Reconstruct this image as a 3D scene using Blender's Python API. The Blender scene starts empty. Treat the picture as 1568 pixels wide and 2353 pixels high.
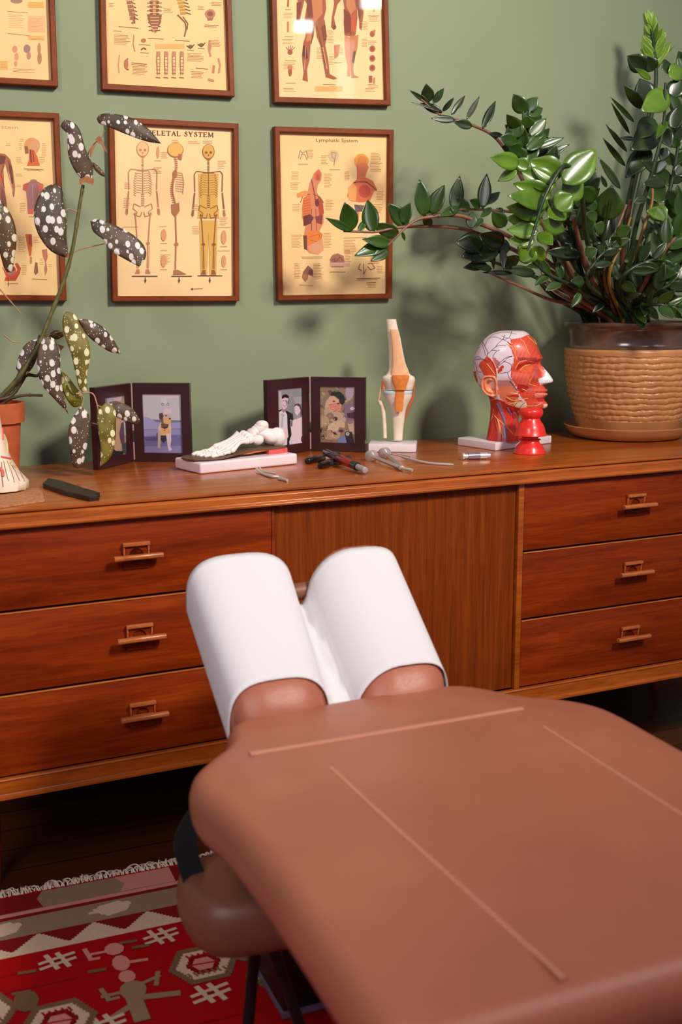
import bpy, bmesh, math, random
from mathutils import Vector, Matrix, noise
from mathutils.bvhtree import BVHTree
random.seed(7)
SC = bpy.context.scene
COL = SC.collection
# ------------------------------------------------------------------ camera
F = 2590.0                       # focal length in pixels of the 1568 x 2353 frame
CX, CY = 784.0, 1176.5
CAMPOS = Vector((0.0, -2.6, 1.12))
_vx = Vector((7200-CX, 640-CY, F)).normalized()
_vd = Vector((850-CX, 14500-CY, F)); _vd = (_vd - _vx*_vd.dot(_vx)).normalized()
_vz = -_vd; _vy = _vz.cross(_vx)
RM = Matrix((_vx, _vy, _vz))     # camera (x right, y down, z forward) -> world
cd = bpy.data.cameras.new('camera'); cam = bpy.data.objects.new('camera', cd); COL.objects.link(cam)
cd.sensor_fit = 'VERTICAL'; cd.sensor_height = 36.0; cd.lens = 36.0*F/2353.0
cd.clip_start = 0.02; cd.clip_end = 60
cam.matrix_world = Matrix.Translation(CAMPOS) @ Matrix((RM @ Vector((1,0,0)), RM @ Vector((0,-1,0)), RM @ Vector((0,0,-1)))).transposed().to_4x4()
cd.dof.use_dof = True; cd.dof.focus_distance = 2.42; cd.dof.aperture_fstop = 4.0
SC.camera = cam
# ------------------------------------------------------------------ world, lights, exposure
SC.view_settings.view_transform = 'Standard'; SC.view_settings.look = 'None'
SC.view_settings.gamma = 1.0; SC.view_settings.use_curve_mapping = False
SC.view_settings.exposure = -0.13
wd = bpy.data.worlds.new('room_light'); SC.world = wd; wd.use_nodes = True
wd.node_tree.nodes['Background'].inputs[0].default_value = (1.0, 0.87, 1.28, 1)
wd.node_tree.nodes['Background'].inputs[1].default_value = 0.19
def area(name, loc, target, sx, sy, power, color):
    l = bpy.data.lights.new(name, 'AREA'); l.shape = 'RECTANGLE'; l.size = sx; l.size_y = sy
    l.energy = power; l.color = color
    o = bpy.data.objects.new(name, l); COL.objects.link(o); o.location = loc
    o.rotation_euler = (Vector(target)-Vector(loc)).to_track_quat('-Z', 'Y').to_euler()
    return o
sp_ = bpy.data.lights.new('ceiling_spot', 'SPOT'); sp_.energy = 470; sp_.color = (1.0, 0.925, 0.82); sp_.spot_size = math.radians(80); sp_.spot_blend = 1.0; sp_.shadow_soft_size = 0.25
so_ = bpy.data.objects.new('ceiling_spot', sp_); COL.objects.link(so_); so_.location = (1.75, -2.9, 2.95)
so_.rotation_euler = (Vector((0.38, 0, 1.30))-Vector(so_.location)).to_track_quat('-Z', 'Y').to_euler()
area('window_daylight_right', (3.3, -3.4, 2.9), (0.9, -0.2, 0.9), 0.7, 0.9, 5, (1.0, 0.94, 0.96))
area('window_daylight_left', (-1.1, -2.8, 2.5), (0.5, -0.8, 0.6), 0.9, 0.9, 36, (1.0, 0.94, 0.97))
area('window_pane_light', (2.33, -3.6, 2.56), (1.03, 0, 1.80), 0.10, 0.06, 0.9, (1.0, 0.98, 0.96))
area('window_pane_light', (2.76, -3.6, 2.76), (1.23, 0, 1.87), 0.16, 0.14, 2.6, (1.0, 0.98, 0.96))
area('window_pane_light', (2.58, -3.6, 2.33), (1.15, 0, 1.70), 0.10, 0.34, 0.5, (1.0, 0.97, 0.98))
# ------------------------------------------------------------------ helpers
def ray(px, py): return (RM @ Vector((px-CX, py-CY, F))).normalized()
def onplane(px, py, p0, n):
    d = ray(px, py); n = Vector(n); return CAMPOS + d*((Vector(p0)-CAMPOS).dot(n)/d.dot(n))
def onz(px, py, z): return onplane(px, py, (0,0,z), (0,0,1))
def ony(px, py, y): return onplane(px, py, (0,y,0), (0,1,0))
def lin(c):
    return tuple(((v/255.0)/12.92 if v/255.0 <= 0.04045 else ((v/255.0+0.055)/1.055)**2.4) for v in c[:3]) + (1.0,)
def wp(o):
    v = Vector((0,0,0))
    while o is not None: v = v + Vector(o.location); o = o.parent
    return v
def lerp(a, b, t): return a + (b-a)*t
def interp(tab, x):
    if x <= tab[0][0]: return tab[0][1]
    for (a, va), (b, vb) in zip(tab, tab[1:]):
        if x <= b: return va + (vb-va)*(x-a)/(b-a) if b != a else vb
    return tab[-1][1]
def smooth_path(pts, n):
    """Catmull-Rom through pts (Vectors), n samples per span"""
    P = [Vector(p) for p in pts]
    if len(P) < 3: return [P[0].lerp(P[-1], i/n) for i in range(n+1)]
    Q = [P[0]*2-P[1]] + P + [P[-1]*2-P[-2]]
    out = []
    for i in range(1, len(Q)-2):
        p0, p1, p2, p3 = Q[i-1:i+3]
        for k in range(n):
            t = k/n
            out.append(0.5*((2*p1)+(p2-p0)*t+(2*p0-5*p1+4*p2-p3)*t*t+(3*p1-p0-3*p2+p3)*t**3))
    out.append(P[-1].copy())
    return out
class MB:
    """collects shapes in world coordinates; build() links them as one mesh object"""
    def __init__(s, T=None): s.v = []; s.f = []; s.c = []; s.T = T; s.uv = {}
    def add(s, vs, fs, col=None, raw=False):
        b = len(s.v)
        for v in vs: s.v.append(Vector(v) if (raw or s.T is None) else s.T(Vector(v)))
        for f in fs: s.f.append([i+b for i in f]); s.c.append(col)
        return b
    def box(s, lo, hi, col=None):
        x0,y0,z0 = lo; x1,y1,z1 = hi
        s.add([(x0,y0,z0),(x1,y0,z0),(x1,y1,z0),(x0,y1,z0),(x0,y0,z1),(x1,y0,z1),(x1,y1,z1),(x0,y1,z1)],
              [(0,3,2,1),(4,5,6,7),(0,1,5,4),(1,2,6,5),(2,3,7,6),(3,0,4,7)], col); return s
    def tube(s, pts, r, seg=10, col=None, cap=True, flat=1.0):
        P = [Vector(p) for p in pts]; n = len(P)
        R = r if isinstance(r, (list, tuple)) else [r]*n
        vs = []; fs = []; t0 = (P[1]-P[0]).normalized()
        up = Vector((0,0,1)) if abs(t0.z) < 0.9 else Vector((1,0,0))
        nrm = (up - t0*up.dot(t0)).normalized()
        for i in range(n):
            t = (P[min(i+1,n-1)]-P[max(i-1,0)])
            t = t.normalized() if t.length > 1e-9 else t0
            nrm = (nrm - t*nrm.dot(t)); nrm = nrm.normalized() if nrm.length > 1e-6 else t.orthogonal().normalized()
            bi = t.cross(nrm)
            for k in range(seg):
                a = 2*math.pi*k/seg
                vs.append(P[i] + nrm*math.cos(a)*R[i]*flat + bi*math.sin(a)*R[i])
        for i in range(n-1):
            for k in range(seg):
                k2 = (k+1) % seg
                fs.append((i*seg+k, i*seg+k2, (i+1)*seg+k2, (i+1)*seg+k))
        if cap: fs.append(tuple(range(seg))[::-1]); fs.append(tuple((n-1)*seg+k for k in range(seg)))
        s.add(vs, fs, col); return s
    def lathe(s, prof, c, seg=48, col=None, sy=1.0, cap=True):
        c = Vector(c); vs = []; fs = []; n = len(prof)
        for r, z in prof:
            for k in range(seg):
                a = 2*math.pi*k/seg; vs.append(c + Vector((r*math.cos(a), r*sy*math.sin(a), z)))
        for i in range(n-1):
            for k in range(seg):
                k2 = (k+1) % seg; fs.append((i*seg+k, i*seg+k2, (i+1)*seg+k2, (i+1)*seg+k))
        if cap: fs.append(tuple(range(seg))[::-1]); fs.append(tuple((n-1)*seg+k for k in range(seg)))
        s.add(vs, fs, col); return s
    def ball(s, c, r, col=None, seg=16, M=None, lump=0.0):
        c = Vector(c); r = Vector(r) if not isinstance(r, (int, float)) else Vector((r,r,r))
        M = M or Matrix.Identity(3); vs = []; fs = []; m = seg//2
        for i in range(m+1):
            ph = math.pi*i/m
            for k in range(seg):
                a = 2*math.pi*k/seg
                p = Vector((math.sin(ph)*math.cos(a), math.sin(ph)*math.sin(a), math.cos(ph)))
                q = Vector((p.x*r.x, p.y*r.y, p.z*r.z))
                if lump: q *= 1 + lump*noise.noise((c+q)*90)
                vs.append(c + M @ q)
        for i in range(m):
            for k in range(seg):
                k2 = (k+1) % seg; fs.append((i*seg+k, (i+1)*seg+k, (i+1)*seg+k2, i*seg+k2))
        s.add(vs, fs, col); return s
    def prism(s, poly, vec, col=None):
        """poly: list of 3D points, extruded by vec"""
        n = len(poly); P = [Vector(p) for p in poly]; vec = Vector(vec)
        s.add(P + [p+vec for p in P], [tuple(range(n))[::-1], tuple(range(n, 2*n))] + [(i,(i+1)%n,(i+1)%n+n,i+n) for i in range(n)], col); return s
    def loft(s, rings, col=None, close=True, cap=True):
        n = len(rings[0]); vs = [p for r in rings for p in r]; fs = []
        for i in range(len(rings)-1):
            for k in range(n if close else n-1):
                k2 = (k+1) % n; fs.append((i*n+k, i*n+k2, (i+1)*n+k2, (i+1)*n+k))
        if cap and close: fs.append(tuple(range(n))[::-1]); fs.append(tuple((len(rings)-1)*n+k for k in range(n)))
        s.add(vs, fs, col); return s
    def build(s, name, mat, parent=None, loc=None, smooth=False, bevel=0.0, bseg=2, angle=None, recalc=True):
        o0 = wp(parent) if parent is not None else (Vector(loc) if loc is not None else Vector((0,0,0)))
        me = bpy.data.meshes.new(name)
        me.from_pydata([tuple(v-o0) for v in s.v], [], s.f)
        if any(c is not None for c in s.c):
            ca = me.color_attributes.new('ink', 'FLOAT_COLOR', 'CORNER')
            for p in me.polygons:
                c = s.c[p.index] or (0.5,0.5,0.5,1)
                for li in p.loop_indices: ca.data[li].color = c
        me.update()
        bm = bmesh.new(); bm.from_mesh(me)
        if recalc: bmesh.ops.recalc_face_normals(bm, faces=bm.faces)
        if bevel:
            eds = [e for e in bm.edges if len(e.link_faces) == 2 and e.calc_face_angle(0) > math.radians(30)]
            bmesh.ops.bevel(bm, geom=eds, offset=bevel, segments=bseg, profile=0.6, affect='EDGES', clamp_overlap=True)
        bm.to_mesh(me); bm.free()
        for p in me.polygons: p.use_smooth = bool(smooth or bevel)
        if (smooth or bevel) :
            try: me.set_sharp_from_angle(angle=math.radians(angle or 42))
            except Exception: pass
        if mat is not None: me.materials.append(mat)
        o = bpy.data.objects.new(name, me); COL.objects.link(o)
        if parent is not None: o.parent = parent
        else: o.location = o0
        return o
def tag(o, label=None, cat=None, group=None, kind=None):
    if label: o['label'] = label
    if cat: o['category'] = cat
    if group: o['group'] = group
    if kind: o['kind'] = kind
    return o
def thing(name, loc, label, cat, group=None):
    o = bpy.data.objects.new(name, None); COL.objects.link(o); o.location = Vector(loc); o.empty_display_size = 0.05
    return tag(o, label, cat, group)
# ------------------------------------------------------------------ materials
def new_mat(name):
    m = bpy.data.materials.new(name); m.use_nodes = True
    nt = m.node_tree; return m, nt, nt.nodes['Principled BSDF']
def plain(name, col, rough=0.5, spec=0.5, metal=0.0, coat=0.0, var=0.0, scale=40, bump=0.0, bscale=200, sub=0.0, trans=0.0):
    m, nt, b = new_mat(name); c = lin(col)
    b.inputs['Base Color'].default_value = c; b.inputs['Roughness'].default_value = rough
    b.inputs['Specular IOR Level'].default_value = spec; b.inputs['Metallic'].default_value = metal
    b.inputs['Coat Weight'].default_value = coat; b.inputs['Coat Roughness'].default_value = 0.12
    if sub: b.inputs['Subsurface Weight'].default_value = sub; b.inputs['Subsurface Scale'].default_value = 0.01
    if trans: b.inputs['Transmission Weight'].default_value = trans
    tc = nt.nodes.new('ShaderNodeTexCoord')
    if var:
        n = nt.nodes.new('ShaderNodeTexNoise'); n.inputs['Scale'].default_value = scale; n.inputs['Detail'].default_value = 5
        nt.links.new(tc.outputs['Object'], n.inputs['Vector'])
        r = nt.nodes.new('ShaderNodeValToRGB'); r.color_ramp.elements[0].position = 0.3; r.color_ramp.elements[1].position = 0.7
        r.color_ramp.elements[0].color = tuple(max(0, v*(1-var)) for v in c[:3])+(1,)
        r.color_ramp.elements[1].color = tuple(min(1, v*(1+var)) for v in c[:3])+(1,)
        nt.links.new(n.outputs['Fac'], r.inputs['Fac']); nt.links.new(r.outputs['Color'], b.inputs['Base Color'])
    if bump:
        n2 = nt.nodes.new('ShaderNodeTexNoise'); n2.inputs['Scale'].default_value = bscale; n2.inputs['Detail'].default_value = 4
        nt.links.new(tc.outputs['Object'], n2.inputs['Vector'])
        bp = nt.nodes.new('ShaderNodeBump'); bp.inputs['Strength'].default_value = bump; bp.inputs['Distance'].default_value = 0.002
        nt.links.new(n2.outputs['Fac'], bp.inputs['Height']); nt.links.new(bp.outputs['Normal'], b.inputs['Normal'])
    return m
def wood(name, dark, mid, light, grain=(3, 40, 60), rough=0.38, coat=0.25, fine=1.0):
    """grain: noise scale along x, y, z of the object"""
    m, nt, b = new_mat(name); L = nt.links
    tc = nt.nodes.new('ShaderNodeTexCoord'); mp = nt.nodes.new('ShaderNodeMapping')
    mp.inputs['Scale'].default_value = grain
    L.new(tc.outputs['Object'], mp.inputs['Vector'])
    n1 = nt.nodes.new('ShaderNodeTexNoise'); n1.inputs['Scale'].default_value = 1.0; n1.inputs['Detail'].default_value = 8
    n1.inputs['Roughness'].default_value = 0.62; n1.inputs['Distortion'].default_value = 0.6
    L.new(mp.outputs['Vector'], n1.inputs['Vector'])
    r = nt.nodes.new('ShaderNodeValToRGB'); e = r.color_ramp.elements
    e[0].position = 0.28; e[0].color = lin(dark); e[1].position = 0.74; e[1].color = lin(light)
    k = e.new(0.5); k.color = lin(mid)
    L.new(n1.outputs['Fac'], r.inputs['Fac'])
    mp2 = nt.nodes.new('ShaderNodeMapping'); mp2.inputs['Scale'].default_value = tuple(g*7 for g in grain)
    L.new(tc.outputs['Object'], mp2.inputs['Vector'])
    n2 = nt.nodes.new('ShaderNodeTexNoise'); n2.inputs['Scale'].default_value = 1.0; n2.inputs['Detail'].default_value = 3
    L.new(mp2.outputs['Vector'], n2.inputs['Vector'])
    mx = nt.nodes.new('ShaderNodeMix'); mx.data_type = 'RGBA'; mx.blend_type = 'MULTIPLY'
    r2 = nt.nodes.new('ShaderNodeValToRGB'); r2.color_ramp.elements[0].position = 0.32; r2.color_ramp.elements[1].position = 0.55
    r2.color_ramp.elements[0].color = (0.62,0.55,0.5,1); r2.color_ramp.elements[1].color = (1,1,1,1)
    L.new(n2.outputs['Fac'], r2.inputs['Fac'])
    mx.inputs['Factor'].default_value = 0.55*fine
    L.new(r.outputs['Color'], mx.inputs['A']); L.new(r2.outputs['Color'], mx.inputs['B'])
    L.new(mx.outputs['Result'], b.inputs['Base Color'])
    b.inputs['Roughness'].default_value = rough; b.inputs['Coat Weight'].default_value = coat; b.inputs['Coat Roughness'].default_value = 0.25
    b.inputs['Specular IOR Level'].default_value = 0.5 if coat > 0.1 else 0.25
    bp = nt.nodes.new('ShaderNodeBump'); bp.inputs['Strength'].default_value = 0.12; bp.inputs['Distance'].default_value = 0.001
    L.new(n2.outputs['Fac'], bp.inputs['Height']); L.new(bp.outputs['Normal'], b.inputs['Normal'])
    return m
def ink_mat(name, rough=0.6, coat=0.0, var=0.0, spec=0.4, sub=0.0):
    m, nt, b = new_mat(name)
    a = nt.nodes.new('ShaderNodeVertexColor'); a.layer_name = 'ink'
    if var:
        tc = nt.nodes.new('ShaderNodeTexCoord'); n = nt.nodes.new('ShaderNodeTexNoise'); n.inputs['Scale'].default_value = 420; n.inputs['Detail'].default_value = 4
        nt.links.new(tc.outputs['Object'], n.inputs['Vector'])
        r = nt.nodes.new('ShaderNodeValToRGB'); r.color_ramp.elements[0].position = 0.35; r.color_ramp.elements[1].position = 0.65
        r.color_ramp.elements[0].color = (1-var,)*3+(1,); r.color_ramp.elements[1].color = (1,1,1,1)
        nt.links.new(n.outputs['Fac'], r.inputs['Fac'])
        mx = nt.nodes.new('ShaderNodeMix'); mx.data_type = 'RGBA'; mx.blend_type = 'MULTIPLY'; mx.inputs['Factor'].default_value = 1
        nt.links.new(a.outputs['Color'], mx.inputs['A']); nt.links.new(r.outputs['Color'], mx.inputs['B'])
        nt.links.new(mx.outputs['Result'], b.inputs['Base Color'])
    else: nt.links.new(a.outputs['Color'], b.inputs['Base Color'])
    b.inputs['Roughness'].default_value = rough; b.inputs['Coat Weight'].default_value = coat; b.inputs['Specular IOR Level'].default_value = spec
    b.inputs['Coat Roughness'].default_value = 0.1
    if sub: b.inputs['Subsurface Weight'].default_value = sub; b.inputs['Subsurface Scale'].default_value = 0.006
    return m
def glass_mat():
    m = bpy.data.materials.new('picture_glass'); m.use_nodes = True; nt = m.node_tree; nt.nodes.clear()
    o = nt.nodes.new('ShaderNodeOutputMaterial'); t = nt.nodes.new('ShaderNodeBsdfTransparent'); g = nt.nodes.new('ShaderNodeBsdfGlossy')
    g.inputs['Roughness'].default_value = 0.03; fr = nt.nodes.new('ShaderNodeFresnel'); fr.inputs['IOR'].default_value = 1.45
    mx = nt.nodes.new('ShaderNodeMixShader')
    ge = nt.nodes.new('ShaderNodeNewGeometry'); iv = nt.nodes.new('ShaderNodeMath'); iv.operation = 'SUBTRACT'; iv.inputs[0].default_value = 1.0; nt.links.new(ge.outputs['Backfacing'], iv.inputs[1])
    mu = nt.nodes.new('ShaderNodeMath'); mu.operation = 'MULTIPLY'; nt.links.new(fr.outputs[0], mu.inputs[0]); nt.links.new(iv.outputs[0], mu.inputs[1])
    nt.links.new(mu.outputs[0], mx.inputs[0]); nt.links.new(t.outputs[0], mx.inputs[1]); nt.links.new(g.outputs[0], mx.inputs[2]); nt.links.new(mx.outputs[0], o.inputs[0])
    return m
M = {}
M['teak_top'] = wood('oiled_teak_top', (142,64,12), (176,88,20), (196,106,34), (2.2, 26, 26), 0.27, 0.35)
M['teak_front'] = wood('red_teak_drawer_front', (104,28,1), (136,46,2), (160,64,7), (2.6, 20, 34), 0.45, 0.0)
M['teak_door'] = wood('vertical_grain_teak', (104,40,1), (130,54,3), (152,70,8), (90, 20, 3.0), 0.5, 0.0)
M['teak_edge'] = wood('pale_teak_edge', (168,88,34), (196,112,50), (215,132,64), (3, 40, 40), 0.32, 0.3)
M['handle_teak'] = wood('light_teak_handle', (160,80,34), (190,104,52), (208,124,70), (20, 90, 90), 0.3, 0.4)
M['frame_wood'] = wood('walnut_picture_frame', (104,46,6), (128,58,8), (146,70,14), (8, 60, 8), 0.5, 0.0, 0.6)
M['black_metal'] = plain('black_powder_coated_metal', (26,24,28), 0.38, metal=0.3)
M['ink'] = ink_mat('printed_ink', 0.7)
M['glass'] = glass_mat()
M['paper_white'] = plain('white_paper_sheet', (226,222,224), 0.8, 0.2, bump=0.05, bscale=60)
# ------------------------------------------------------------------ the room
def wall_material():
    m, nt, b = new_mat('sage_green_wall_paint'); L = nt.links
    tc = nt.nodes.new('ShaderNodeTexCoord'); n = nt.nodes.new('ShaderNodeTexNoise'); n.inputs['Scale'].default_value = 2.2; n.inputs['Detail'].default_value = 6
    L.new(tc.outputs['Object'], n.inputs['Vector'])
    r = nt.nodes.new('ShaderNodeValToRGB'); r.color_ramp.elements[0].position = 0.35; r.color_ramp.elements[1].position = 0.68
    r.color_ramp.elements[0].color = lin((134,146,112)); r.color_ramp.elements[1].color = lin((142,153,119))
    L.new(n.outputs['Fac'], r.inputs['Fac']); L.new(r.outputs['Color'], b.inputs['Base Color']); b.inputs['Roughness'].default_value = 0.62
    n2 = nt.nodes.new('ShaderNodeTexNoise'); n2.inputs['Scale'].default_value = 90; n2.inputs['Detail'].default_value = 4
    L.new(tc.outputs['Object'], n2.inputs['Vector']); bp = nt.nodes.new('ShaderNodeBump'); bp.inputs['Strength'].default_value = 0.12; bp.inputs['Distance'].default_value = 0.002
    L.new(n2.outputs['Fac'], bp.inputs['Height']); L.new(bp.outputs['Normal'], b.inputs['Normal'])
    return m
M['wall'] = wall_material()
def floor_material():
    m, nt, b = new_mat('dark_stained_floorboards'); L = nt.links
    tc = nt.nodes.new('ShaderNodeTexCoord'); br = nt.nodes.new('ShaderNodeTexBrick')
    br.inputs['Scale'].default_value = 1.0; br.inputs['Brick Width'].default_value = 1.4; br.inputs['Row Height'].default_value = 0.09
    br.inputs['Mortar Size'].default_value = 0.0015; br.offset = 0.37
    br.inputs['Color1'].default_value = lin((112,56,24)); br.inputs['Color2'].default_value = lin((84,38,18)); br.inputs['Mortar'].default_value = lin((20,8,6))
    L.new(tc.outputs['Object'], br.inputs['Vector'])
    mp = nt.nodes.new('ShaderNodeMapping'); mp.inputs['Scale'].default_value = (3, 60, 1); L.new(tc.outputs['Object'], mp.inputs['Vector'])
    n = nt.nodes.new('ShaderNodeTexNoise'); n.inputs['Scale'].default_value = 1; n.inputs['Detail'].default_value = 6; L.new(mp.outputs['Vector'], n.inputs['Vector'])
    mx = nt.nodes.new('ShaderNodeMix'); mx.data_type = 'RGBA'; mx.blend_type = 'MULTIPLY'; mx.inputs['Factor'].default_value = 0.7
    L.new(br.outputs['Color'], mx.inputs['A']); L.new(n.outputs['Fac'], mx.inputs['B']); L.new(mx.outputs['Result'], b.inputs['Base Color'])
    b.inputs['Roughness'].default_value = 0.35
    return m
o = MB().box((-3.2, 0, 0), (4.6, 0.12, 2.9)).build('wall_back', M['wall'], loc=(0,0,0)); tag(o, kind='structure')
o = MB().box((-3.2, -5.0, -0.06), (4.6, 0.0, 0.0)).build('floor', floor_material(), loc=(0,0,0)); tag(o, kind='structure')
o = MB().box((-3.2, -0.016, 0.0), (4.6, 0.0, 0.11)).build('baseboard_back', wood('dark_baseboard', (50,24,12),(66,32,16),(80,40,20),(3,40,40)), loc=(0,0,0), bevel=0.003); tag(o, kind='structure')
# ------------------------------------------------------------------ sideboard
TH = math.atan(0.038)
SB0 = Vector((0.95, -0.56, 0))
def SBT(v): return Vector((SB0.x + v.x*math.cos(TH) - v.y*math.sin(TH), SB0.y + v.x*math.sin(TH) + v.y*math.cos(TH), v.z))
ZT = 0.751
UL, UR, DEP = -0.835, 1.115, 0.512
sb = thing('sideboard', SBT(Vector((0.14, 0.25, 0))), 'long low teak sideboard with drawers and plain middle door against the green wall', 'sideboard')
def sbox(lo, hi, name, mat, parent, bevel=0.0012, **k): return MB(SBT).box(lo, hi).build(name, mat, parent, bevel=bevel, **k)
sbox((UL, -0.004, 0.745), (UR, DEP, 0.751), 'top', M['teak_top'], sb, 0.002)
# front rail under the top, moulded
m = MB(SBT); prof = [(0.0,0.7435),(-0.010,0.7435),(-0.014,0.740),(-0.014,0.728),(-0.019,0.7235),(-0.018,0.7195),(0.0,0.7195)]
m.prism([(UL, y, z) for y, z in prof], (UR-UL, 0, 0)); m.build('top_rail', M['teak_top'], sb, bevel=0.0008)
m = MB(SBT); prof = [(0.0,0.2585),(-0.011,0.2585),(-0.013,0.256),(-0.010,0.2525),(-0.010,0.2285),(-0.016,0.226),(-0.016,0.2205),(0.0,0.2205)]
m.prism([(UL, y, z) for y, z in prof], (UR-UL, 0, 0)); m.build('bottom_rail', M['teak_top'], sb, bevel=0.0008)
m = MB(SBT); m.box((UL, 0.0, 0.2205), (UL+0.018, DEP-0.004, 0.745)); m.box((UR-0.018, 0.0, 0.2205), (UR, DEP-0.004, 0.745))
m.box((UL+0.018, 0.012, 0.2205), (UR-0.018, DEP-0.004, 0.238)); m.box((UL+0.018, DEP-0.014, 0.238), (UR-0.018, DEP-0.004, 0.745))
m.box((-0.2505, 0.014, 0.238), (-0.2425, DEP-0.02, 0.745)); m.box((0.306, 0.014, 0.238), (0.314, DEP-0.02, 0.745))
m.build('carcass', M['teak_door'], sb, bevel=0.0008)
sbox((-0.262, -0.002, 0.2585), (-0.2555, 0.02, 0.7195), 'stile', M['teak_front'], sb)
sbox((0.302, -0.006, 0.2585), (0.316, 0.02, 0.7195), 'stile', M['teak_top'], sb)
sbox((UL+0.001, -0.006, 0.2585), (UL+0.016, 0.0, 0.7195), 'stile', M['teak_top'], sb)
sbox((UR-0.016, -0.006, 0.2585), (UR-0.001, 0.0, 0.7195), 'stile', M['teak_top'], sb)
sbox((0.905, -0.006, 0.2585), (0.918, 0.02, 0.7195), 'stile', M['teak_top'], sb)
sbox((0.920, 0.002, 0.2615), (UR-0.018, 0.016, 0.7175), 'end_door', M['teak_door'], sb)
# sliding door of fine vertical slats
m = MB(SBT); u = -0.2535
m.box((-0.2535, 0.004, 0.2600), (0.300, 0.018, 0.7180))
m.build('sliding_door', M['teak_door'], sb)
def make_handle(parent, uc, zc):
    m = MB(SBT); w = 0.0245; n = 28
    # square plate with a round hollow
    y0, y1 = -0.004, -0.0072; r = 0.0135
    out = []; inn = []
    for k in range(n):
        a = 2*math.pi*k/n + math.pi/4; c, s_ = math.cos(a), math.sin(a); q = max(abs(c), abs(s_))
        out.append((uc+c/q*w, zc+s_/q*w)); inn.append((uc+c*r, zc+s_*r))
    vs = [(u_, y1, z_) for u_, z_ in out]+[(u_, y1, z_) for u_, z_ in inn]+[(u_, y0, z_) for u_, z_ in inn]+[(u_, y0+0.003, z_) for u_, z_ in out]
    fs = []
    for k in range(n):
        k2 = (k+1) % n
        fs += [(k, k2, n+k2, n+k), (n+k, n+k2, 2*n+k2, 2*n+k), (k, 3*n+k, 3*n+k2, k2)]
    fs.append(tuple(2*n+k for k in range(n)))
    m.add(vs, fs); m.build('handle_plate', M['teak_front'], parent, bevel=0.0006, bseg=2); m = MB(SBT)
    # raised hood along the top edge, falling back at both sides
    m.prism([(uc-w-0.0006, -0.006, zc+w+0.001), (uc-w-0.0006, -0.0135, zc+w+0.001), (uc-w-0.0006, -0.0135, zc+w-0.0055), (uc-w-0.0006, -0.006, zc+w-0.007)], (2*w+0.0012, 0, 0))
    for sx in (-1, 1):
        uu = uc+sx*w; m.prism([(uu, -0.006, zc+w), (uu, -0.0125, zc+w), (uu, -0.009, zc), (uu, -0.006, zc-w*0.4)], (-sx*0.003, 0, 0))
    # the grip bar
    pts = []
    for k in range(20):
        a = 2*math.pi*k/20; pts.append((uc-0.0455, -0.0235+0.0065*math.copysign(abs(math.cos(a))**0.6, math.cos(a)), zc+0.0005+0.0048*math.copysign(abs(math.sin(a))**0.7, math.sin(a))))
    m.prism(pts, (0.091, 0, 0))
    m.box((uc-0.020, -0.021, zc-0.0015), (uc+0.020, -0.0065, zc+0.0022))
    return m.build('handle', M['handle_teak'], parent, bevel=0.0009, bseg=2)
rows = [(0.5705, 0.7175, 0.6475), (0.4175, 0.5655, 0.4915), (0.2615, 0.4125, 0.3385)]
for (u0, u1, uh) in ((UL+0.0175, -0.2635, -0.531), (0.3175, 0.9035, 0.6135)):
    for (z0, z1, zh) in rows:
        d = sbox((u0, -0.004, z0), (u1, 0.016, z1), 'drawer', M['teak_front'], sb, 0.0016)
        MB(SBT).box((u0+0.001, -0.0052, z1-0.0016), (u1-0.001, -0.001, z1+0.0006)).build('edge_strip', M['teak_edge'], d, bevel=0.0005)
        make_handle(d, uh, zh)
for (u, w) in ((-0.805, 0.105), (1.07, 0.105), (-0.805, 0.43), (1.07, 0.43)):
    P = [SBT(Vector((u, w, 0.2205))), SBT(Vector((u, w, 0.18))), SBT(Vector((u, w, 0.0)))]
    MB().tube(P, [0.019, 0.018, 0.011], 20).build('leg', M['teak_front'], sb, smooth=True)
MB(SBT).box((-0.80, 0.098, 0.195), (1.065, 0.112, 0.2203)).box((-0.80, 0.423, 0.195), (1.065, 0.437, 0.2203)).build('under_frame', M['teak_front'], sb)
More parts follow.
